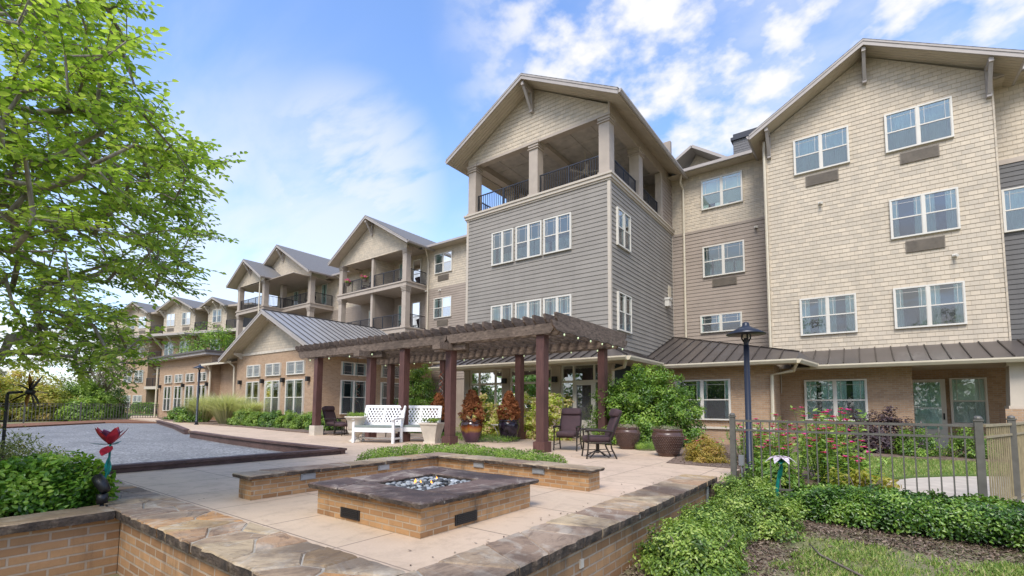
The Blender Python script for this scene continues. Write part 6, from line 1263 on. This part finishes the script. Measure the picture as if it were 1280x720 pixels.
# foreground tree at the left
def big_tree():
    tb = Vector((-8.9, -1.0, .1)); t = thing('shade_tree', tb, 'large yellow green shade tree reaching in over the left foreground', 'tree', world=True)
    lim = [(-500, -500), (150, -60), (172, 30), (176, 48), (145, 78), (192, 128), (205, 155), (172, 176), (240, 178), (302, 184), (298, 206), (262, 225), (248, 258), (268, 298), (245, 330), (240, 362), (190, 368), (122, 352), (150, 396), (186, 430), (172, 466), (100, 478), (30, 452), (-20, 470), (-500, 520)]
    def inside(px, py):
        c = False; j = len(lim)-1
        for i in range(len(lim)):
            (xi, yi), (xj, yj) = lim[i], lim[j]
            if (yi > py) != (yj > py) and px < (xj-xi)*(py-yi)/(yj-yi)+xi: c = not c
            j = i
        return c
    C = Vector((-7.7, .6, 4.1)); ctr = []
    while len(ctr) < 1200:
        d = Vector(rdir(1)[0])*rng.random()**.4; p = C+Vector((d.x*3.3, d.y*3.0, d.z*2.7))
        v = p-Vector((0, 0, 1.4)); dp = v.dot(fw)
        if dp > .3:
            px, py = 640+F*v.dot(rr)/dp, CY-F*v.dot(uu)/dp
            if dp < 3.6 and px > -60: continue
            if px > -20 and not inside(px, py): continue       # the crown's own uneven outline
            if 0 < px < 260 and 210 < py < 330 and rng.random() < .3: continue
            if not (0 < px < 320) and rng.random() < .45: continue
        ctr.append(p)
    # scaffold: trunk, main limbs, then each spray joins the nearest wood nearer the trunk
    nodes = []; par = []
    def add(p, k): nodes.append(Vector(p)); par.append(k); return len(nodes)-1
    k = add(tb, -1)
    for q in ((-8.85, -.95, .8), (-8.75, -.85, 1.5), (-8.6, -.7, 2.1)): k = add(q, k)
    fork = k
    for tip in ((-6.6, 1.5, 3.3), (-6.9, 1.1, 5.2), (-8.4, 1.8, 4.6), (-7.2, -.6, 4.4), (-9.6, 0, 5), (-7.0, 1.4, 2.5), (-9.5, -1.8, 4.4), (-8.2, .2, 6.0)):
        k = fork; n = 7; A = nodes[fork]; Bv = Vector(tip)
        for i in range(1, n+1): f = i/n; p = A.lerp(Bv, f)+Vector((rng.normal(0, .05), rng.normal(0, .05), .35*math.sin(f*math.pi)+rng.normal(0, .04))); k = add(p, k)
    ctr.sort(key=lambda p: (p-nodes[fork]).length); ends = []
    for p in ctr:
        best = min(range(3, len(nodes)), key=lambda i: (nodes[i]-p).length+.25*max(0, (nodes[i]-nodes[fork]).length-(p-nodes[fork]).length)*3)
        A = nodes[best]; L_ = (p-A).length; n = max(1, int(L_/.28)); k = best
        for i in range(1, n+1): f = i/n; k = add(A.lerp(p, f)+Vector((rng.normal(0, .02), rng.normal(0, .02), .05*math.sin(f*math.pi))), k)
        ends.append((k, best))
    cnt = [0]*len(nodes)
    for k, _ in ends:
        while k >= 0: cnt[k] += 1; k = par[k]
    rad = [max(.0035, .0052*c**.52) for c in cnt]; m = MB()
    ch = {}
    for i, p in enumerate(par): ch.setdefault(p, []).append(i)
    used = set()
    for i in range(len(nodes)):
        if i in used or (i and par[i] < 0): continue
    def chain(s, start):
        pts = [nodes[s]] if s >= 0 else []; rs_ = [rad[start]] if s >= 0 else []; k = start
        while True:
            pts.append(nodes[k]); rs_.append(rad[k]); c = sorted(ch.get(k, []), key=lambda q: -cnt[q])
            for o in c[1:]: stack.append((k, o))
            if not c: break
            k = c[0]
        if len(pts) > 1: m.tube(pts, rs_, 7 if rs_[0] > .02 else 5)
    stack = [(-1, 0)]
    while stack: chain(*stack.pop())
    P = []; D = []; N = []; V = []; tw = MB()
    for k, b in ends:
        e = nodes[k]; d = e-nodes[par[k]]; d.z *= .4; d = d.normalized() if d.length > .01 else Vector((1, 0, 0)); sp_ = rng.beta(2, 2)
        for tt in range(4):
            a = rng.uniform(-1.0, 1.0) if tt else 0; dd = Matrix.Rotation(a, 3, 'Z') @ d; dd = Vector((dd.x, dd.y, dd.z+rng.normal(0, .18))).normalized(); L_ = rng.uniform(.22, .42); s = e-d*.08*tt; tw.tube([s, s+dd*L_*.5+Vector((0, 0, .01)), s+dd*L_], [.0035, .0025, .0012], 4, False)
            n = 9; side = dd.cross(Vector((0, 0, 1))).normalized()
            for j in range(n):
                f = (j+.6)/n; q = s+dd*L_*f; sg = 1 if j % 2 else -1; ld = (dd*.55+side*sg*.85+Vector((0, 0, rng.normal(-.08, .28)))).normalized()
                if j == n-1: ld = dd
                P.append(q); D.append(ld); N.append(Vector((rng.normal(0, .42), rng.normal(0, .42), 1))); V.append(sp_+rng.normal(0, .2))
    m.build('trunk', M['bark_pale'], t, True); tw.build('twigs', M['bark'], t)
    n = len(P); leaves('crown', M['lf_tree'], t, np.array([tuple(p) for p in P]), np.array([tuple(p) for p in D]), np.array([tuple(p) for p in N]), rng.uniform(.056, .09, n), rng.uniform(.034, .053, n), .2, .3, np.array(V))
big_tree()
# ------------------------------------------------------------------ grass blades and bark chips that nobody could count
def strew(name, pts_fn, n, mat, L, W, label, cat, upright=True, accept=None):
    P = []
    while len(P) < n:
        x, y = pts_fn()
        if accept is None or accept(x, y): P.append((x, y, zg(x, y)))
    P = np.array(P); k = len(P)
    if upright: D = nrm(np.array([0, 0, 1])+rng.normal(0, .45, (k, 3))); N = rdir(k)
    else: D = rdir(k); D[:, 2] *= .35; N = nrm(np.array([0, 0, 1])+rng.normal(0, .4, (k, 3))); P[:, 2] += rng.uniform(.0, .03, k)
    return tag(leaves(name, M[mat], None, P, D, N, L*rng.uniform(.5, 1.4, k), W*rng.uniform(.6, 1.4, k), .2, .1, two=False), label, cat, kind='stuff')
_zg = zg
gfun = lambda x, y: mnoise.noise(Vector((x*1.1, y*1.1, 4)))+.5*mnoise.noise(Vector((x*3.1, y*3.1, 8)))
strew('grass_blades', lambda: (rng.uniform(-1.0, 4.2), rng.uniform(3.2, 7.3)), 85000, 'lf_lawn', .055, .011, 'patchy thin grass in front of the clipped hedge', 'grass', accept=lambda x, y: gfun(x, y)+.38*(x-.2)-.25*max(0, y-6.7) > -.2+rng.normal(0, .25) and y < 6.85+.3*gfun(x, y) and x > -.75+.3*gfun(y, x))
strew('bark_chips', lambda: (rng.uniform(-1.95, 2.4), rng.uniform(3.2, 8.4)), 24000, 'lf_chip', .05, .016, 'bark chips and dry litter below the shrubs', 'bark mulch', False, accept=lambda x, y: x < -.6+.5*gfun(x, y) or y > 6.75 or rng.random() < .08)
def zl(x, y): return .012
def zbed(x, y): return .25 if x < -1.5 and y < 12 else .09
zg = lambda x, y: .012
def inpoly(x, y, pg):
    c = False; j = len(pg)-1
    for i in range(len(pg)):
        (xi, yi), (xj, yj) = pg[i], pg[j]
        if (yi > y) != (yj > y) and x < (xj-xi)*(y-yi)/(yj-yi)+xi: c = not c
        j = i
    return c
lawnp = [(-1.5, 12.2), (.2, 12.0), (.6, 12.85), (1.4, 13.8), (2.5, 14.75), (5.9, 16.8), (9, 17.4), (9, 19.2), (2, 17.6), (-1.8, 17.2), (-2.6, 14.5)]
strew('grass_blades', lambda: (rng.uniform(-2.6, 7), rng.uniform(12, 18.5)), 22000, 'lf_lawn', .07, .012, 'trim green lawn grass beside the pale walk', 'grass', accept=lambda x, y: inpoly(x, y, lawnp))
zg = lambda x, y: .26
strew('bark_chips', lambda: (rng.uniform(-3.9, -1.9), rng.uniform(9.7, 13)), 5000, 'lf_chip', .05, .016, 'bark chips covering the flower bed corner', 'bark mulch', False, accept=lambda x, y: x < -1.9 and y > 9.72 and x > -3.25-(y-9.7)*.17)
zg = _zg

# trees on the other side of the garden, behind the photographer, that the windows mirror
for i, (x, y, h, r_, lab) in enumerate(((-16, -24, 11, 5, 'tall green tree across the garden at its western end'), (-8, -27, 13, 5.5, 'tallest green tree across the garden facing the tower'), (0, -24, 10.5, 4.6, 'broad green tree across the garden facing the right wing'), (8, -26, 12, 5.2, 'tall green tree across the garden beyond the walk'), (17, -24, 11, 5, 'green tree at the eastern end across the garden'), (-25, -22, 10, 5, 'green tree across the garden beyond the gravel court'), (-35, -20, 11, 5.5, 'farthest green tree across the garden to the west'))):
    tree('garden_tree', (x, y, -.3), h*.3, (x, y, h*.6), r_, r_, h*.42, 110, 40, 1.1, .55, 'lf_dark', lab, group='trees across the garden', tr=.22)

lf = []
while len(lf) < 200:
    x, y = rng.uniform(-15, -2.5), rng.uniform(2.3, 13.5)
    if rng.random() < .5: x, y = rng.choice([-6.3, -2.55, -4.7]), rng.uniform(2.3, 8)
    if -6.2 < x < -2.9 and 2.6 < y < 6.2: continue
    if x < -9.6 and y < 7.4: continue
    lf.append((x+rng.normal(0, .08), y+rng.normal(0, .08), ZP+.006))
lf = np.array(lf); lf[:, 0] = np.minimum(lf[:, 0], -2.46); tag(leaves('fallen_leaves', M['lf_chip'], None, lf, rdir(len(lf))*[1, 1, .1], np.array([0, 0, 1])+rng.normal(0, .2, (len(lf), 3)), rng.uniform(.015, .04, len(lf)), .015, -.2, .3), 'small dry leaves blown over the patio paving', 'leaves', kind='stuff')

hedge('reflection_hedge', [(-85, -14), (-45, -17), (-20, -20), (0, -20.5), (25, -19)], 3.0, lambda x, y: -.3, 4.4, 16000, .5, 'lf_dark', 'tall green hedge closing the far side of the garden', jag=.5, two=False, clump=.8)  # added out of view so the porch glass mirrors leaves, not bright sky
